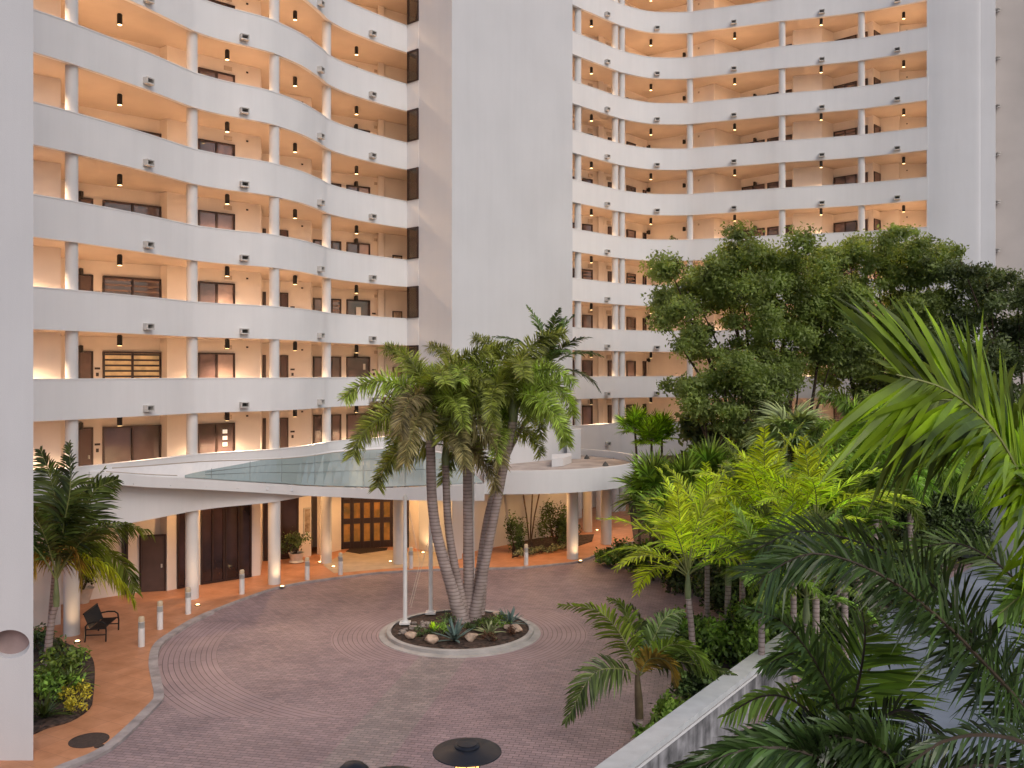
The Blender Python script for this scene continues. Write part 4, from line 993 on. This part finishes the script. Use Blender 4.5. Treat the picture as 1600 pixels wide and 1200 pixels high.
gB = "shrubs in the left planting bed"
shrub("shrub", G(75, 1078, .05), .8, 1.0, 1.3, M_SHRB, "broad-leaved green shrub around the left palm's trunk", "shrub", gB, 1, .17, 700)
shrub("shrub", G(66, 1020, .05), .9, .8, .9, M_SHRD, "dark shrub at the back of the left planting bed", "shrub", gB, 2, .14, 700)
spiky("strappy_plant", G(110, 1082, .05), 60, 1.05, .06, M_SHRB, "tall grassy strap-leaved plant beside the path in the left bed", "plant", gB, 3, (35, 85), .45)
spiky("strappy_plant", G(68, 1122, .05), 40, .8, .07, M_PDK, "dark strap-leaved plant at the near end of the left bed", "plant", gB, 4, (15, 75), .4)
shrub('shrub', G(100, 1045, .05), .7, .7, .8, M_SHRB, 'green shrub in the left bed beside the terracotta path', 'shrub', gB, 8, .15, 800)
shrub("shrub", G(118, 1098, .05), .42, .42, .62, M_CROT, "bright yellow-leaved shrub at the path edge", "shrub", gB, 5, .09, 1500)
shrub("shrub", G(114, 1116, .05), .36, .32, .46, M_CROT, "lower yellow-leaved shrub nearest the path corner", "shrub", gB, 55, .09, 1500)
shrub("shrub", G(88, 1092, .05), .75, .6, .85, M_SHRB, "green leafy shrub between the yellow shrub and the strappy plant", "shrub", gB, 6, .15, 700)

# --- island: kerb, soil, rocks, agaves
isl = thing("island_kerb", (ISL.x, ISL.y, -.07), "round concrete kerb ring of the planted island in the driveway", "kerb")
q = MB(); q.lathe((ISL.x, ISL.y, -.07), [(2.30, 0), (2.46, 0), (2.46, .14), (2.44, .155), (2.32, .155), (2.30, .14)], 72, False); q.build("inner_ring", M_CONC, isl, smooth=30.0)
q = MB(); q.lathe((ISL.x, ISL.y, -.07), [(2.462, .0), (2.70, .0), (2.69, .022), (2.462, .035)], 72, False); q.build("outer_apron", M_CONC, isl, smooth=30.0)
sm = MB(); sm.lathe((ISL.x, ISL.y, -.07), [(2.295, .0), (2.295, .10), (1.2, .17), (.02, .2)], 48); tag(sm.build("island_soil", M_SOIL, smooth=60.0), kind="structure")
def rock(name, c, s_, m, lab, grp, seed, cat="rock"):
    rg = np.random.default_rng(seed); d = norm(rg.normal(0, 1, (26, 3))); pts = d * np.array(s_) * rg.uniform(.75, 1.05, (26, 1))
    import bmesh
    bm = bmesh.new(); [bm.verts.new(p_) for p_ in pts]; bmesh.ops.convex_hull(bm, input=bm.verts[:]); 
    for v in [v for v in bm.verts if not v.link_faces]: bm.verts.remove(v)
    bmesh.ops.bevel(bm, geom=bm.edges[:], offset=min(s_) * .08, segments=1, affect='EDGES')
    me = bpy.data.meshes.new(name); bm.to_mesh(me); bm.free(); me.materials.append(m); o = link(bpy.data.objects.new(name, me)); o.location = c; tag(o, lab, cat, grp); return o
for i, (px, py, s_, lab) in enumerate(((642, 996, .22, "tan boulder at the island's left beside the river stones"), (674, 1003, .26, "tan boulder left of the large blue agave"), (737, 1000, .26, "tan pointed boulder right of the large blue agave"),
        (806, 986, .24, "orange-tan boulder at the island's right rim"), (794, 982, .18, "smaller tan boulder tucked behind the right rim one"), (776, 962, .17, "tan rock at the island's rear right near the small uplight"))):
    g = G(px, py, .1); rock("boulder", g + Vector((0, 0, s_ * .35)), (s_, s_ * .8, s_ * .68), M_ROCK, lab, "tan boulders on the island", 20 + i)
rg = random.Random(3)
for i in range(34):
    t_ = rg.random(); px = 622 + 48 * t_ + rg.uniform(-6, 6); py = 990 - 16 * t_ + rg.uniform(-5, 5); g = G(px, py, .07); s_ = rg.uniform(.05, .10)
    rock("river_stone", g + Vector((0, 0, s_ * .4)), (s_ * 1.3, s_, s_ * .7), M_ROCK2, "small grey-brown river stone in the pile at the island's left edge", "river stones on the island", 60 + i, "stone")
gA = "plants on the island"
spiky("agave", G(711, 1000, .1), 28, .78, .11, M_AGAV, "large blue-grey agave at the island's front centre", "agave", gA, 1, (5, 80), .12)
spiky("bromeliad", G(765, 992, .1), 20, .68, .10, M_BROM, "pale striped bromeliad right of the boulders", "plant", gA, 2, (10, 80), .3)
spiky("agave", G(796, 975, .1), 26, .68, .08, M_AGAV, "spiky grey-green agave at the island's rear right", "agave", gA, 3, (10, 80), .1)
spiky("agave", G(677, 988, .1), 14, .34, .08, M_PLIM, "small bright green rosette at the island's left", "plant", gA, 4, (30, 85), .1)
for i, (px, py, rx, h, m_, lab) in enumerate(((662, 994, .42, .36, M_SHRD, "low dark mounded shrub at the island's left"), (690, 990, .42, .44, M_SHRB, "green shrub between boulder and agave"), (700, 975, .55, .45, M_SHRD, "dark shrub behind the large agave"),
        (760, 983, .5, .42, M_SHRB, "green shrub behind the bromeliad"), (784, 978, .5, .46, M_SHRB, "leafy green shrub at the island's right"), (742, 984, .42, .34, M_SHRD, "low dark shrub at the foot of the palm trunks"),
        (765, 1001, .32, .28, mat("rusty_leaf", (.14, .06, .03), .6, .3, 6), "rust-brown low plant below the bromeliad"), (800, 991, .34, .30, MATS["rusty_leaf"] if "rusty_leaf" in MATS else M_SHRD, "rust-brown low plant at the island's right rim"))):
    shrub("shrub", G(px, py, .08), rx, rx, h, m_, lab, "shrub", gA, 30 + i, .06, 3000, 7)

# --- tower bed
gT = "plants in the bed at the tower foot"
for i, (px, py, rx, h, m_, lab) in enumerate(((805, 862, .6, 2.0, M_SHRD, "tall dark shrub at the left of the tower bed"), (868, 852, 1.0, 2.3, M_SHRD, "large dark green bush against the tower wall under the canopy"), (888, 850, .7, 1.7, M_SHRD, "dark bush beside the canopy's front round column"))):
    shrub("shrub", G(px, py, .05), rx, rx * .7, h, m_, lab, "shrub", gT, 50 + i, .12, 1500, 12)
for i, px in enumerate((808, 820, 833, 846, 858, 870, 880)):
    shrub("ground_cover_plant", G(px, 871 - (px - 800) * .16, .05), .42, .35, .36, M_VARI, f"cream-edged ground-cover plant in the tower bed, {['first','second','third','fourth','fifth','sixth','last'][i]} from the left", "plant", gT, 70 + i, .10, 1500, 7)
t = thing("potted_palm", G(828, 861, .05), "slim multi-stemmed plant beside the tower wall behind the bollard", "plant")
q = MB(); b_ = G(828, 861, .05)
for dx in (-.25, .1, .35): q.tube([b_, b_ + Vector((dx * .6, .1, 1.6)), b_ + Vector((dx * 1.5, .1, 3.1))], .035, 6)
q.build("trunk", M_BARK, t)
# potted plant by the entrance
pg = G(463, 879); t = thing("plant_pot", pg, "round white pot left of the amber entrance doors", "pot")
MB().lathe(pg, [(.22, 0), (.34, .04), (.32, .08), (.26, .12), (.34, .42), (.37, .46), (.33, .46), (.30, .40)], 26).build("pot", M_POT, t, smooth=30.0); MB().lathe(pg, [(.31, .38), (.31, .40)], 20).build("soil", M_SOIL, t)
shrub("potted_shrub", pg + Vector((0, 0, .41)), .75, .6, 1.1, M_SHRD, "bushy dark plant growing in the white pot by the entrance", "plant", None, 90, .11, 1200, 12)
pg = G(130, 942); t = thing("plant_pot", pg, "white pot half hidden behind the bench and column", "pot")
MB().lathe(pg, [(.20, 0), (.22, .06), (.34, .5), (.40, .56), (.37, .56), (.3, .5)], 24).build("pot", M_POT, t, smooth=30.0); MB().lathe(pg, [(.29, .46), (.29, .48)], 20).build("soil", M_SOIL, t)
shrub("potted_shrub", pg + Vector((0, 0, .48)), .6, .6, 1.3, M_SHRD, "dark plant growing in the pot behind the bench", "plant", None, 91, .12, 1000, 10)

gp = Vector((*xz(1052, 58.3), floor_z(4) + .022)); t = thing("plant_pot", gp, "dark pot on the sixth storey gallery at the right wing's inner curve", "pot")
MB().lathe(gp, [(.2, 0), (.28, .4), (.25, .4)], 18).build("pot", M_FRAME, t)
shrub("potted_shrub", gp + Vector((0, 0, .41)), .4, .4, 1.35, M_SHRD, "dark leafy plant standing on the right wing's gallery above the trees", "plant", None, 92, .14, 900, 10)
# --- big trees in front of the right wing
def tree(base, blobs_px, m, label, seed, Zc, dens=1150, leaf=.18, trunks=None, depth=3.2, fine=1.0):
    rg = random.Random(seed); t = thing("tree", base, label, "tree", "broad-leaved trees before the right wing"); base = Vector(base)
    blobs = []; centers = []
    for px, py, r in blobs_px:
        rr = r / F * Zc
        for j in range(max(6, int(13 * fine * (r / 55) ** 1.6))):
            th = rg.uniform(0, 6.28); u = rg.uniform(-1, 1); q = rg.random() ** .4; s2 = math.sqrt(1 - u * u)
            c = P(px, py, Zc + rg.uniform(-depth, depth) * .3) + Vector((math.cos(th) * s2 * rr * q, math.sin(th) * s2 * depth * q, u * rr * .9 * q))
            b = rg.uniform(.35, .9); blobs.append((tuple(c), (b * 1.15, b * 1.15, b * .85)))
        centers.append(P(px, py, Zc))
    V, F_ = leaf_cloud(blobs, dens, leaf, seed, .15); attach(link(bpy.data.objects.new("crown", np_mesh("crown", V, F_, m))), t)
    q = MB(); tops = []
    for bx, forks in (trunks or [((0, 0), None)]):
        b0 = base + Vector((bx[0], bx[1], -.1)); fk = b0 + Vector((bx[0] * .9 + rg.uniform(-.3, .3), 0, rg.uniform(3.4, 4.6)))
        q.tube([b0, b0.lerp(fk, .5) + Vector((.12, 0, 0)), fk], [.26, .2, .17], 9); tops.append(fk)
    for c in centers:
        f_ = min(tops, key=lambda a: (a - c).length); m1 = f_.lerp(c, .5) + Vector((rg.uniform(-.4, .4), rg.uniform(-.4, .4), -.5 + rg.uniform(-.3, .3)))
        C_ = spline([tuple(f_), tuple(m1), tuple(c)], 4); q.tube(C_, [.13 - .11 * i / (len(C_) - 1) for i in range(len(C_))], 6)
    q.build("trunk", M_BARK, t, smooth=60.0); return t
tree(Vector((xz(1235, 46)[0], 46, 0)), [(1155, 385, 26), (1120, 410, 34), (1140, 450, 50), (1085, 460, 42), (1035, 495, 38), (1090, 520, 48), (1180, 480, 62), (1240, 450, 56), (1210, 530, 50), (1270, 520, 55), (1150, 555, 30), (1045, 415, 20), (1275, 470, 45), (1200, 420, 30), (1290, 430, 32), (1250, 580, 40), (1200, 590, 35), (1300, 560, 45), (1230, 400, 26)],
     M_TREE, "large spreading tree with pale green leaves before the far wing, left of two crowns", 5, 45.0, trunks=[((-.6, 0), None), ((.5, .3), None), ((1.6, 0), None)])
tree(Vector((xz(1400, 47)[0], 47, 0)), [(1370, 385, 34), (1420, 385, 38), (1330, 415, 40), (1390, 430, 55), (1450, 435, 50), (1330, 480, 50), (1400, 500, 60), (1460, 500, 50), (1300, 460, 36), (1365, 545, 50), (1430, 550, 45), (1320, 540, 45), (1355, 590, 45), (1300, 400, 24), (1470, 400, 26), (1420, 600, 50)],
     M_TREE, "large round-topped tree right of centre before the far wing's end", 6, 46.5, trunks=[((-.4, 0), None), ((.6, 0), None)])
tree(Vector((xz(1530, 44)[0], 44, 0)), [(1500, 405, 26), (1540, 430, 32), (1590, 460, 40), (1520, 480, 50), (1580, 520, 60), (1500, 550, 52), (1560, 590, 58), (1620, 500, 55), (1450, 560, 42), (1480, 620, 45), (1560, 650, 50)],
     M_TREE2, "dark tree behind the big bright frond at the right edge", 7, 43.5, trunks=[((0, 0), None), ((1.2, 0), None)])
tree(Vector((xz(1120, 42)[0], 42.5, 0)), [(1105, 620, 45), (1160, 590, 40), (1070, 600, 34), (1150, 640, 44), (1190, 610, 38), (1130, 575, 30)],
     M_TREE, "smaller leafy tree below the big left crown", 8, 42.0, trunks=[((0, 0), None)], depth=2.0)
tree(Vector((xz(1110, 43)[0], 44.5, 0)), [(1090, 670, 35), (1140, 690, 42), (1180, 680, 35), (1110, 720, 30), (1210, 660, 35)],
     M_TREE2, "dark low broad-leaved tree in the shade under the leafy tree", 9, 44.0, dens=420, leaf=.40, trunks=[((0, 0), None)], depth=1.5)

# --- fan palms
def fan_leaf_mesh(seed, m, R_=.8, nseg=34, droop=.35, pet=.9, spread=250):
    rg = np.random.default_rng(seed); a = np.radians(np.linspace(-spread / 2, spread / 2, nseg)); D = norm(np.stack([np.cos(a), np.sin(a), np.full(nseg, .12) + .25 * np.cos(a)], 1))
    W_ = norm(np.stack([-np.sin(a), np.cos(a), rg.normal(0, .35, nseg)], 1)); Bp = np.tile([pet, 0, 0], (nseg, 1)).astype(float)
    V, F_ = leaflets(Bp, D, W_, R_ * (1 - .25 * np.abs(a) / np.pi) * rg.uniform(.9, 1.08, nseg), np.full(nseg, R_ * .105), droop * rg.uniform(.6, 1.5, nseg), (.35, 1.0, .6))
    mb = MB(); mb.tube([(0, 0, -.05), (pet * .5, 0, .03), (pet, 0, 0)], [.022, .016, .012], 5, False); nv = len(V)
    me = bpy.data.meshes.new("fan_leaf"); me.from_pydata(V.tolist() + [list(v) for v in mb.v], [], F_ + [[i + nv for i in f] for f in mb.f]); me.materials.append(m); me.materials.append(M_RACH)
    me.polygons.foreach_set("material_index", [0] * len(F_) + [1] * len(mb.f)); me.update(); return me
FAN = {"pale": [fan_leaf_mesh(i, M_FANL, .75, 40, .75, .8) for i in range(2)], "bright": [fan_leaf_mesh(5 + i, M_PMID, .8, 28, .25, .6, 300) for i in range(2)], "lime": [fan_leaf_mesh(9 + i, M_PBRT, .75, 28, .2, .55, 320) for i in range(2)]}
def fan_palm(base, top, key, n, r, label, group=None, scale=1.0, seed=0, elo=-60, ehi=75):
    rg = random.Random(seed); base = Vector(base); top = Vector(top); t = thing("fan_palm", base, label, "fan palm", group)
    MB().tube([base - Vector((0, 0, .05)), base.lerp(top, .5) + Vector((.05, 0, 0)), top], [r * 1.2, r, r * .9], 10).build("trunk", M_BARK, t, smooth=60.0)
    for i in range(n):
        o = link(bpy.data.objects.new("fan_leaf", FAN[key][i % 2])); o.parent = t; o.location = top - base; e = ehi + (elo - ehi) * (i / max(1, n - 1)) + rg.uniform(-8, 8)
        o.rotation_euler = (R(rg.uniform(-25, 25)), -R(e), R(i * 137.5 + rg.uniform(-10, 10))); s_ = scale * rg.uniform(.85, 1.12); o.scale = (s_, s_, s_)
    return t
Z = 34.0
fan_palm(Vector((xz(1238, Z)[0], Z, 0)), P(1238, 705, Z), "pale", 46, .16, "shaggy pale fan palm with drooping leaf tips and rusty trunk, right of centre", None, 1.45, 1)
gF = "small fan palms beyond the canopy"
for i, (px, py, bx, by, Z, s_, key, lab) in enumerate(((992, 668, 1000, 0, 44, .95, "lime", "small bright fan palm rising just right of the canopy, leftmost of three"), (1018, 685, 1016, 0, 43, .9, "lime", "small bright fan palm in the middle of the three beyond the canopy"),
        (1034, 678, 1032, 0, 43.5, 1.0, "lime", "small bright fan palm, rightmost of three beyond the canopy"), (1020, 765, 1020, 0, 37.5, 1.3, "bright", "low lush fan palm right of the canopy's round end"), (1068, 770, 1068, 0, 37, 1.35, "bright", "low lush fan palm right of the one by the canopy"),
        (1045, 815, 1045, 0, 35.5, 1.25, "bright", "lowest lush fan palm close to the lime fronds"), (1110, 745, 1110, 0, 38, 1.3, "bright", "dark-centred fan palm under the leafy tree"))):
    fan_palm(Vector((xz(bx, Z)[0], Z, 0)), P(px, py, Z), key, 18 if i < 3 else 26, .06, lab, gF, s_, 10 + i, -25, 80)

# --- foxtail and feather palms in the right garden
gG = "feather palms in the right garden"
for (px, py, bx, Z, key, n, s_, r, lab, sd, mix) in (
    (1368, 712, 1365, 31.0, "foxfar", 24, .95, .12, "bushy foxtail palm with curled fronds, centre right", 21, (.2, .3, .3, .2)),
    (1425, 715, 1420, 33.0, "foxfar", 22, .95, .12, "foxtail palm with curled fronds behind the bright overhanging frond", 22, (.15, .3, .35, .2)),
    (1345, 745, 1340, 29.0, "foxfar", 20, .85, .10, "smaller foxtail palm in front of the pale fan palm", 23, (.15, .3, .35, .2)),
    (1075, 895, 1086, 24.5, "lime", 15, 1.0, .08, "lime-yellow feather palm nearest the driveway", 24, (.2, .35, .35, .1)),
    (1138, 878, 1136, 27.0, "lime", 15, 1.0, .09, "lime-yellow feather palm behind the first lime one", 25, (.25, .35, .3, .1)),
    (1200, 815, 1200, 27.5, "lime", 16, 1.1, .09, "tallest lime-yellow feather palm, middle of the garden", 26, (.2, .35, .35, .1)),
    (1275, 815, 1275, 25.5, "lime", 15, 1.0, .09, "lime-yellow feather palm on the right of the lime group", 27, (.2, .35, .35, .1)),
    (1105, 840, 1105, 29.5, "lime", 14, .95, .08, "small lime-yellow feather palm at the back left of the lime group", 31, (.2, .35, .35, .1)),
    (1240, 870, 1240, 25.0, "lime", 14, .9, .08, "low lime-yellow feather palm in the middle front of the lime group", 32, (.2, .35, .35, .1)),
    (1160, 790, 1160, 31.0, "mid", 16, 1.0, .09, "tall mid-green feather palm at the back of the lime group", 33, (.2, .35, .35, .1)),
    (1310, 830, 1310, 27.5, "mid", 16, 1.0, .09, "mid-green feather palm between lime palms and the foxtail palms", 34, (.2, .35, .35, .1)),
    (1260, 930, 1260, 22.5, "mid", 14, .9, .08, "mid-green feather palm just beyond the low wall", 35, (.2, .35, .35, .1)),
    (1190, 910, 1190, 23.5, "mid", 12, .9, .08, "mid-green feather palm in front of the lime group", 28, (.2, .35, .35, .1)),
    (1320, 880, 1320, 26.0, "mid", 12, 1.0, .09, "mid-green feather palm behind the dark near fronds", 29, (.2, .35, .35, .1))):
    palm("feather_palm", (xz(bx, Z)[0], Z, 0), P(px, py, Z), key, n, r * 1.2, r, lab, "palm", gG, s_, .7, sd, None, mix)
# young dark palm near the low wall
yp = thing("feather_palm", G(998, 1148), "young dark green feather palm leaning over the low concrete wall", "palm")
Zy = G(998, 1148).y; tpy = P(995, 1052, Zy)
MB().tube([G(999, 1148), P(999, 1120, Zy)], [.11, .09], 12).build("trunk", M_PALM, yp, smooth=60.0); MB().tube([P(999, 1122, Zy), P(998, 1095, Zy), P(996, 1062, Zy), P(996, 1040, Zy)], [.10, .10, .07, .03], 12).build("crown_shaft", mat("brown_green_shaft", (.12, .09, .05), .5, .2, 4), yp, smooth=60.0)
for i, (pts, m_) in enumerate((([(997, 1050, 0), (975, 1000, -.3), (935, 955, -.5), (872, 945, -.7)], M_PMID), ([(997, 1055, 0), (970, 1045, -.4), (925, 1055, -.8), (882, 1132, -1.0)], M_PDK), ([(997, 1050, 0), (990, 1000, .1), (975, 950, .2), (950, 935, .3)], M_PMID),
        ([(997, 1055, 0), (1040, 1010, -.3), (1080, 1015, -.6), (1118, 1060, -.8)], M_PMID), ([(997, 1050, 0), (1020, 1000, .3), (1040, 965, .5), (1068, 955, .7)], M_PDK), ([(997, 1058, 0), (1030, 1035, .2), (1075, 1035, .4), (1150, 1055, .5)], M_PDK),
        ([(997, 1050, 0), (1003, 1010, .5), (1000, 970, .8), (985, 945, 1.0)], M_PDK), ([(997, 1060, 0), (1015, 1030, -.2), (1045, 1035, -.5), (1055, 1070, -.6)], M_PYEL))):
    me = frond_mesh("frond", [tuple(P(a, b, Zy + c)) for a, b, c in pts], m_, nl=60, leaf=.66, wid=.062, seed=80 + i, ang=60, droop=.35, petiole=.12, rw=.018, roll=(.9 if i % 2 else -.9)); attach(link(bpy.data.objects.new("frond", me)), yp)

# --- understory
gU = "bushes in the right garden"
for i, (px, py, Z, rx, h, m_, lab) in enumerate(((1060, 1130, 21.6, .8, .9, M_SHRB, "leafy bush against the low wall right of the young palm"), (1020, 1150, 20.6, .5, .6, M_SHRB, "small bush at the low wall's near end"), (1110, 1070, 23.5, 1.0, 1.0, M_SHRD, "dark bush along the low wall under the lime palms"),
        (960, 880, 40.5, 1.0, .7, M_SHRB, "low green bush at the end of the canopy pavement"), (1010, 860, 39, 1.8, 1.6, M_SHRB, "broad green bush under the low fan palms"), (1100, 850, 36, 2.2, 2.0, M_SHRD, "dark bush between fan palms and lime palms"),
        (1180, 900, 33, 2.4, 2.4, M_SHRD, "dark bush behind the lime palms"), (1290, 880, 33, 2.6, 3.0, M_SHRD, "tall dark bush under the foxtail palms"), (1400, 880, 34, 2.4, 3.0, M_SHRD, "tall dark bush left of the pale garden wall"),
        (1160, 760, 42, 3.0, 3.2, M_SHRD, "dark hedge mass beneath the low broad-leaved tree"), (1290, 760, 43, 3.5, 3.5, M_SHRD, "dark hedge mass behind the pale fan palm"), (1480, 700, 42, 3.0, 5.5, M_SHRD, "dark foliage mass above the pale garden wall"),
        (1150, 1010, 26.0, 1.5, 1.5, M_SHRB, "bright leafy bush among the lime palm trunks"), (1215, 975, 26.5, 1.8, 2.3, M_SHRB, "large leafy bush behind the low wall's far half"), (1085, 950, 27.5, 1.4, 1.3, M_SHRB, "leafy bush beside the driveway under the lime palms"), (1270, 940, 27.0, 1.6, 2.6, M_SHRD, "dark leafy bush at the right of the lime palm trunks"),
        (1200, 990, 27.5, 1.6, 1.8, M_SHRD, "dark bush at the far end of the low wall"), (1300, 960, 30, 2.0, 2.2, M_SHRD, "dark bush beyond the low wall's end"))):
    x, y = xz(px, Z); shrub("bush", (x, y, 0), rx, rx * .7, h, m_, lab, "bush", gU, 120 + i, .17, 1300, 18)
# pale garden wall at right
gw = thing("garden_wall", (*xz(1530, 41), 0), "pale mauve plain garden wall behind the right palms with a small dark slot", "wall")
mb = MB(); ribbon(mb, [xz(1440, 43.5), xz(1500, 42), xz(1640, 38.5)], .25, -.07, 3.6); mb.build("wall_body", M_STUC, gw)
a = Vector(xz(1508, 41.6)); b = Vector(xz(1526, 41.2)); d = (b - a).normalized(); MB().seg(a, b, .95, 1.2, .12, .25, Vector((d.y, -d.x))).build("wall_slot", M_DARK, gw)

# ================================================================== NEAR PALMS (just outside the frame, fronds reaching in)
def near_palm(base, crown, fronds, m, label, seed, mr=M_RACD, r=.11):
    base = Vector(base); crown = Vector(crown); t = thing("overhanging_palm", base, label, "palm")
    MB().tube([base, base.lerp(crown, .5), crown], [r * 1.3, r, r * .8], 14).build("trunk", M_PALM, t, smooth=60.0)
    MB().tube([crown - Vector((0, 0, .9)), crown - Vector((0, 0, .4)), crown + Vector((0, 0, .1))], [r * .95, r * 1.05, r * .4], 14).build("crown_shaft", M_SHAFT, t, smooth=60.0)
    for i, (pts, kw) in enumerate(fronds):
        mm = kw.pop("m", m); base_kw = dict(nl=60, leaf=.5, wid=.035, ang=50, droop=.3, petiole=.12, rw=.022, jit=.14, roll=1.15, tipshrink=.2); base_kw.update(kw)
        me = frond_mesh("frond", [tuple(crown)] + [tuple(P(*q)) for q in pts], mm, mr, seed=seed + i, **base_kw); attach(link(bpy.data.objects.new("frond", me)), t)
    return t
# bright one at upper right
near_palm(P(1720, 584, 7.2) * Vector((1, 1, 0)), P(1700, 1010, 7.2), [
    ([(1655, 900, 6.6), (1600, 760, 6.1), (1550, 670, 5.8), (1480, 610, 5.6), (1400, 585, 5.5)], dict(nl=120, leaf=.92, wid=.050, droop=.20, ang=54, vee=.0, rw=.022, roll=1.35, tipshrink=.0, tipmin=.85, adec=14)),
    ([(1665, 900, 7.0), (1625, 760, 6.7), (1580, 680, 6.5), (1510, 630, 6.4), (1430, 625, 6.3)], dict(nl=100, leaf=.85, wid=.05, droop=.35, ang=58, roll=1.5, tipshrink=.0, tipmin=.8, adec=16, m=M_PMID)),
    ([(1690, 980, 6.6), (1670, 900, 6.4), (1640, 800, 6.3), (1600, 730, 6.2), (1570, 700, 6.1)], dict(nl=80, leaf=.80, wid=.05, droop=.2, tipmin=.7)),
    ([(1700, 1040, 6.6), (1680, 990, 6.3), (1640, 940, 6.1), (1600, 930, 6.0), (1560, 960, 5.9)], dict(nl=70, leaf=.60, wid=.045, droop=.3, m=M_PMID)),
    ([(1700, 880, 7.5), (1690, 760, 7.6), (1660, 680, 7.6), (1620, 640, 7.6)], dict(nl=46, leaf=.6, wid=.04)),
    ([(1760, 900, 7.5), (1840, 880, 7.8), (1900, 950, 8)], dict(nl=40)), ([(1750, 900, 8.2), (1780, 850, 8.8), (1790, 900, 9.4)], dict(nl=40))],
    M_PBRT, "close palm whose big bright green frond arches in from the right edge", 200, M_RACH)
# dark ones lower right
near_palm(P(1690, 584, 6.4) * Vector((1, 1, 0)), P(1680, 1230, 6.4), [
    ([(1610, 1120, 6.2), (1540, 1040, 6.0), (1460, 960, 5.9), (1370, 895, 5.8), (1270, 865, 5.8), (1190, 900, 5.8)], dict(nl=110, leaf=.50, wid=.024, plume=2, ang=60, droop=.3, tipmin=.6, adec=20)),
    ([(1600, 1120, 6.8), (1520, 990, 7.0), (1440, 900, 7.1), (1350, 850, 7.2), (1250, 830, 7.3), (1180, 860, 7.4)], dict(nl=90, leaf=.50, wid=.024, plume=1, ang=60, droop=.25, m=M_PDK, tipmin=.6, adec=20)),
    ([(1670, 1120, 7.4), (1640, 1000, 7.8), (1580, 900, 8.1), (1500, 850, 8.3), (1420, 860, 8.4)], dict(nl=80, leaf=.5, wid=.028, plume=1, ang=58, droop=.25, m=M_PDK, tipmin=.6)),
    ([(1640, 1180, 5.8), (1560, 1150, 5.5), (1470, 1160, 5.3), (1380, 1230, 5.2)], dict(nl=60, leaf=.36, wid=.026)),
    ([(1720, 1150, 6.6), (1790, 1120, 6.9), (1850, 1180, 7)], dict(nl=40)), ([(1700, 1150, 7.0), (1720, 1080, 7.8), (1740, 1090, 8.6)], dict(nl=40))],
    M_FGDK, "close palm with dark bushy fronds sweeping left across the lower right", 230)
near_palm(P(1330, 584, 8.6) * Vector((1, 1, 0)), P(1325, 1190, 8.6), [
    ([(1330, 1120, 8.5), (1345, 1050, 8.4), (1352, 990, 8.3), (1345, 940, 8.2)], dict(nl=80, leaf=.78, wid=.040, ang=70, droop=.12, m=M_PMID)),
    ([(1310, 1110, 8.3), (1270, 1030, 8.1), (1220, 970, 7.9), (1160, 950, 7.8)], dict(nl=80, leaf=.52, wid=.034, m=M_PDK, plume=1)),
    ([(1290, 1140, 8.2), (1240, 1095, 7.9), (1190, 1088, 7.7), (1130, 1120, 7.6)], dict(nl=60, leaf=.46, wid=.036, m=M_PMID, droop=.45)),
    ([(1300, 1160, 8.0), (1240, 1150, 7.5), (1150, 1165, 7.2), (1050, 1200, 7.0)], dict(nl=100, leaf=.48, wid=.030, plume=2, m=M_FGDK)),
    ([(1350, 1150, 8.0), (1400, 1110, 7.7), (1440, 1120, 7.5), (1480, 1160, 7.4)], dict(nl=44, leaf=.4, wid=.032, m=M_FGDK)),
    ([(1325, 1130, 9.0), (1290, 1050, 9.4), (1250, 1020, 9.8), (1190, 1040, 10)], dict(nl=70, leaf=.62, wid=.04, m=M_PDK, plume=1)),
    ([(1330, 1130, 9.0), (1345, 1070, 9.2), (1375, 1030, 9.4), (1420, 1030, 9.5)], dict(nl=50, leaf=.45, wid=.034, m=M_PDK))],
    M_PDK, "close palm at bottom right with upright dark centre frond and one pale arched frond", 260)
near_palm(P(1440, 584, 5.6) * Vector((1, 1, 0)), P(1430, 1330, 5.6), [
    ([(1360, 1240, 5.4), (1270, 1180, 5.2), (1170, 1170, 5.1), (1060, 1210, 5.0)], dict(nl=110, leaf=.42, wid=.026, plume=3)),
    ([(1410, 1230, 5.5), (1380, 1175, 5.4), (1300, 1150, 5.3), (1220, 1180, 5.2)], dict(nl=90, leaf=.42, wid=.026, plume=3)),
    ([(1450, 1240, 5.6), (1500, 1200, 5.6), (1580, 1200, 5.6), (1660, 1240, 5.6)], dict(nl=60, leaf=.36, wid=.026)),
    ([(1440, 1230, 5.9), (1440, 1170, 6.2), (1430, 1160, 6.5), (1410, 1180, 6.8)], dict(nl=60, leaf=.36, wid=.026))],
    M_FGDK, "close palm under the bottom edge, only dark frond tips showing", 290)
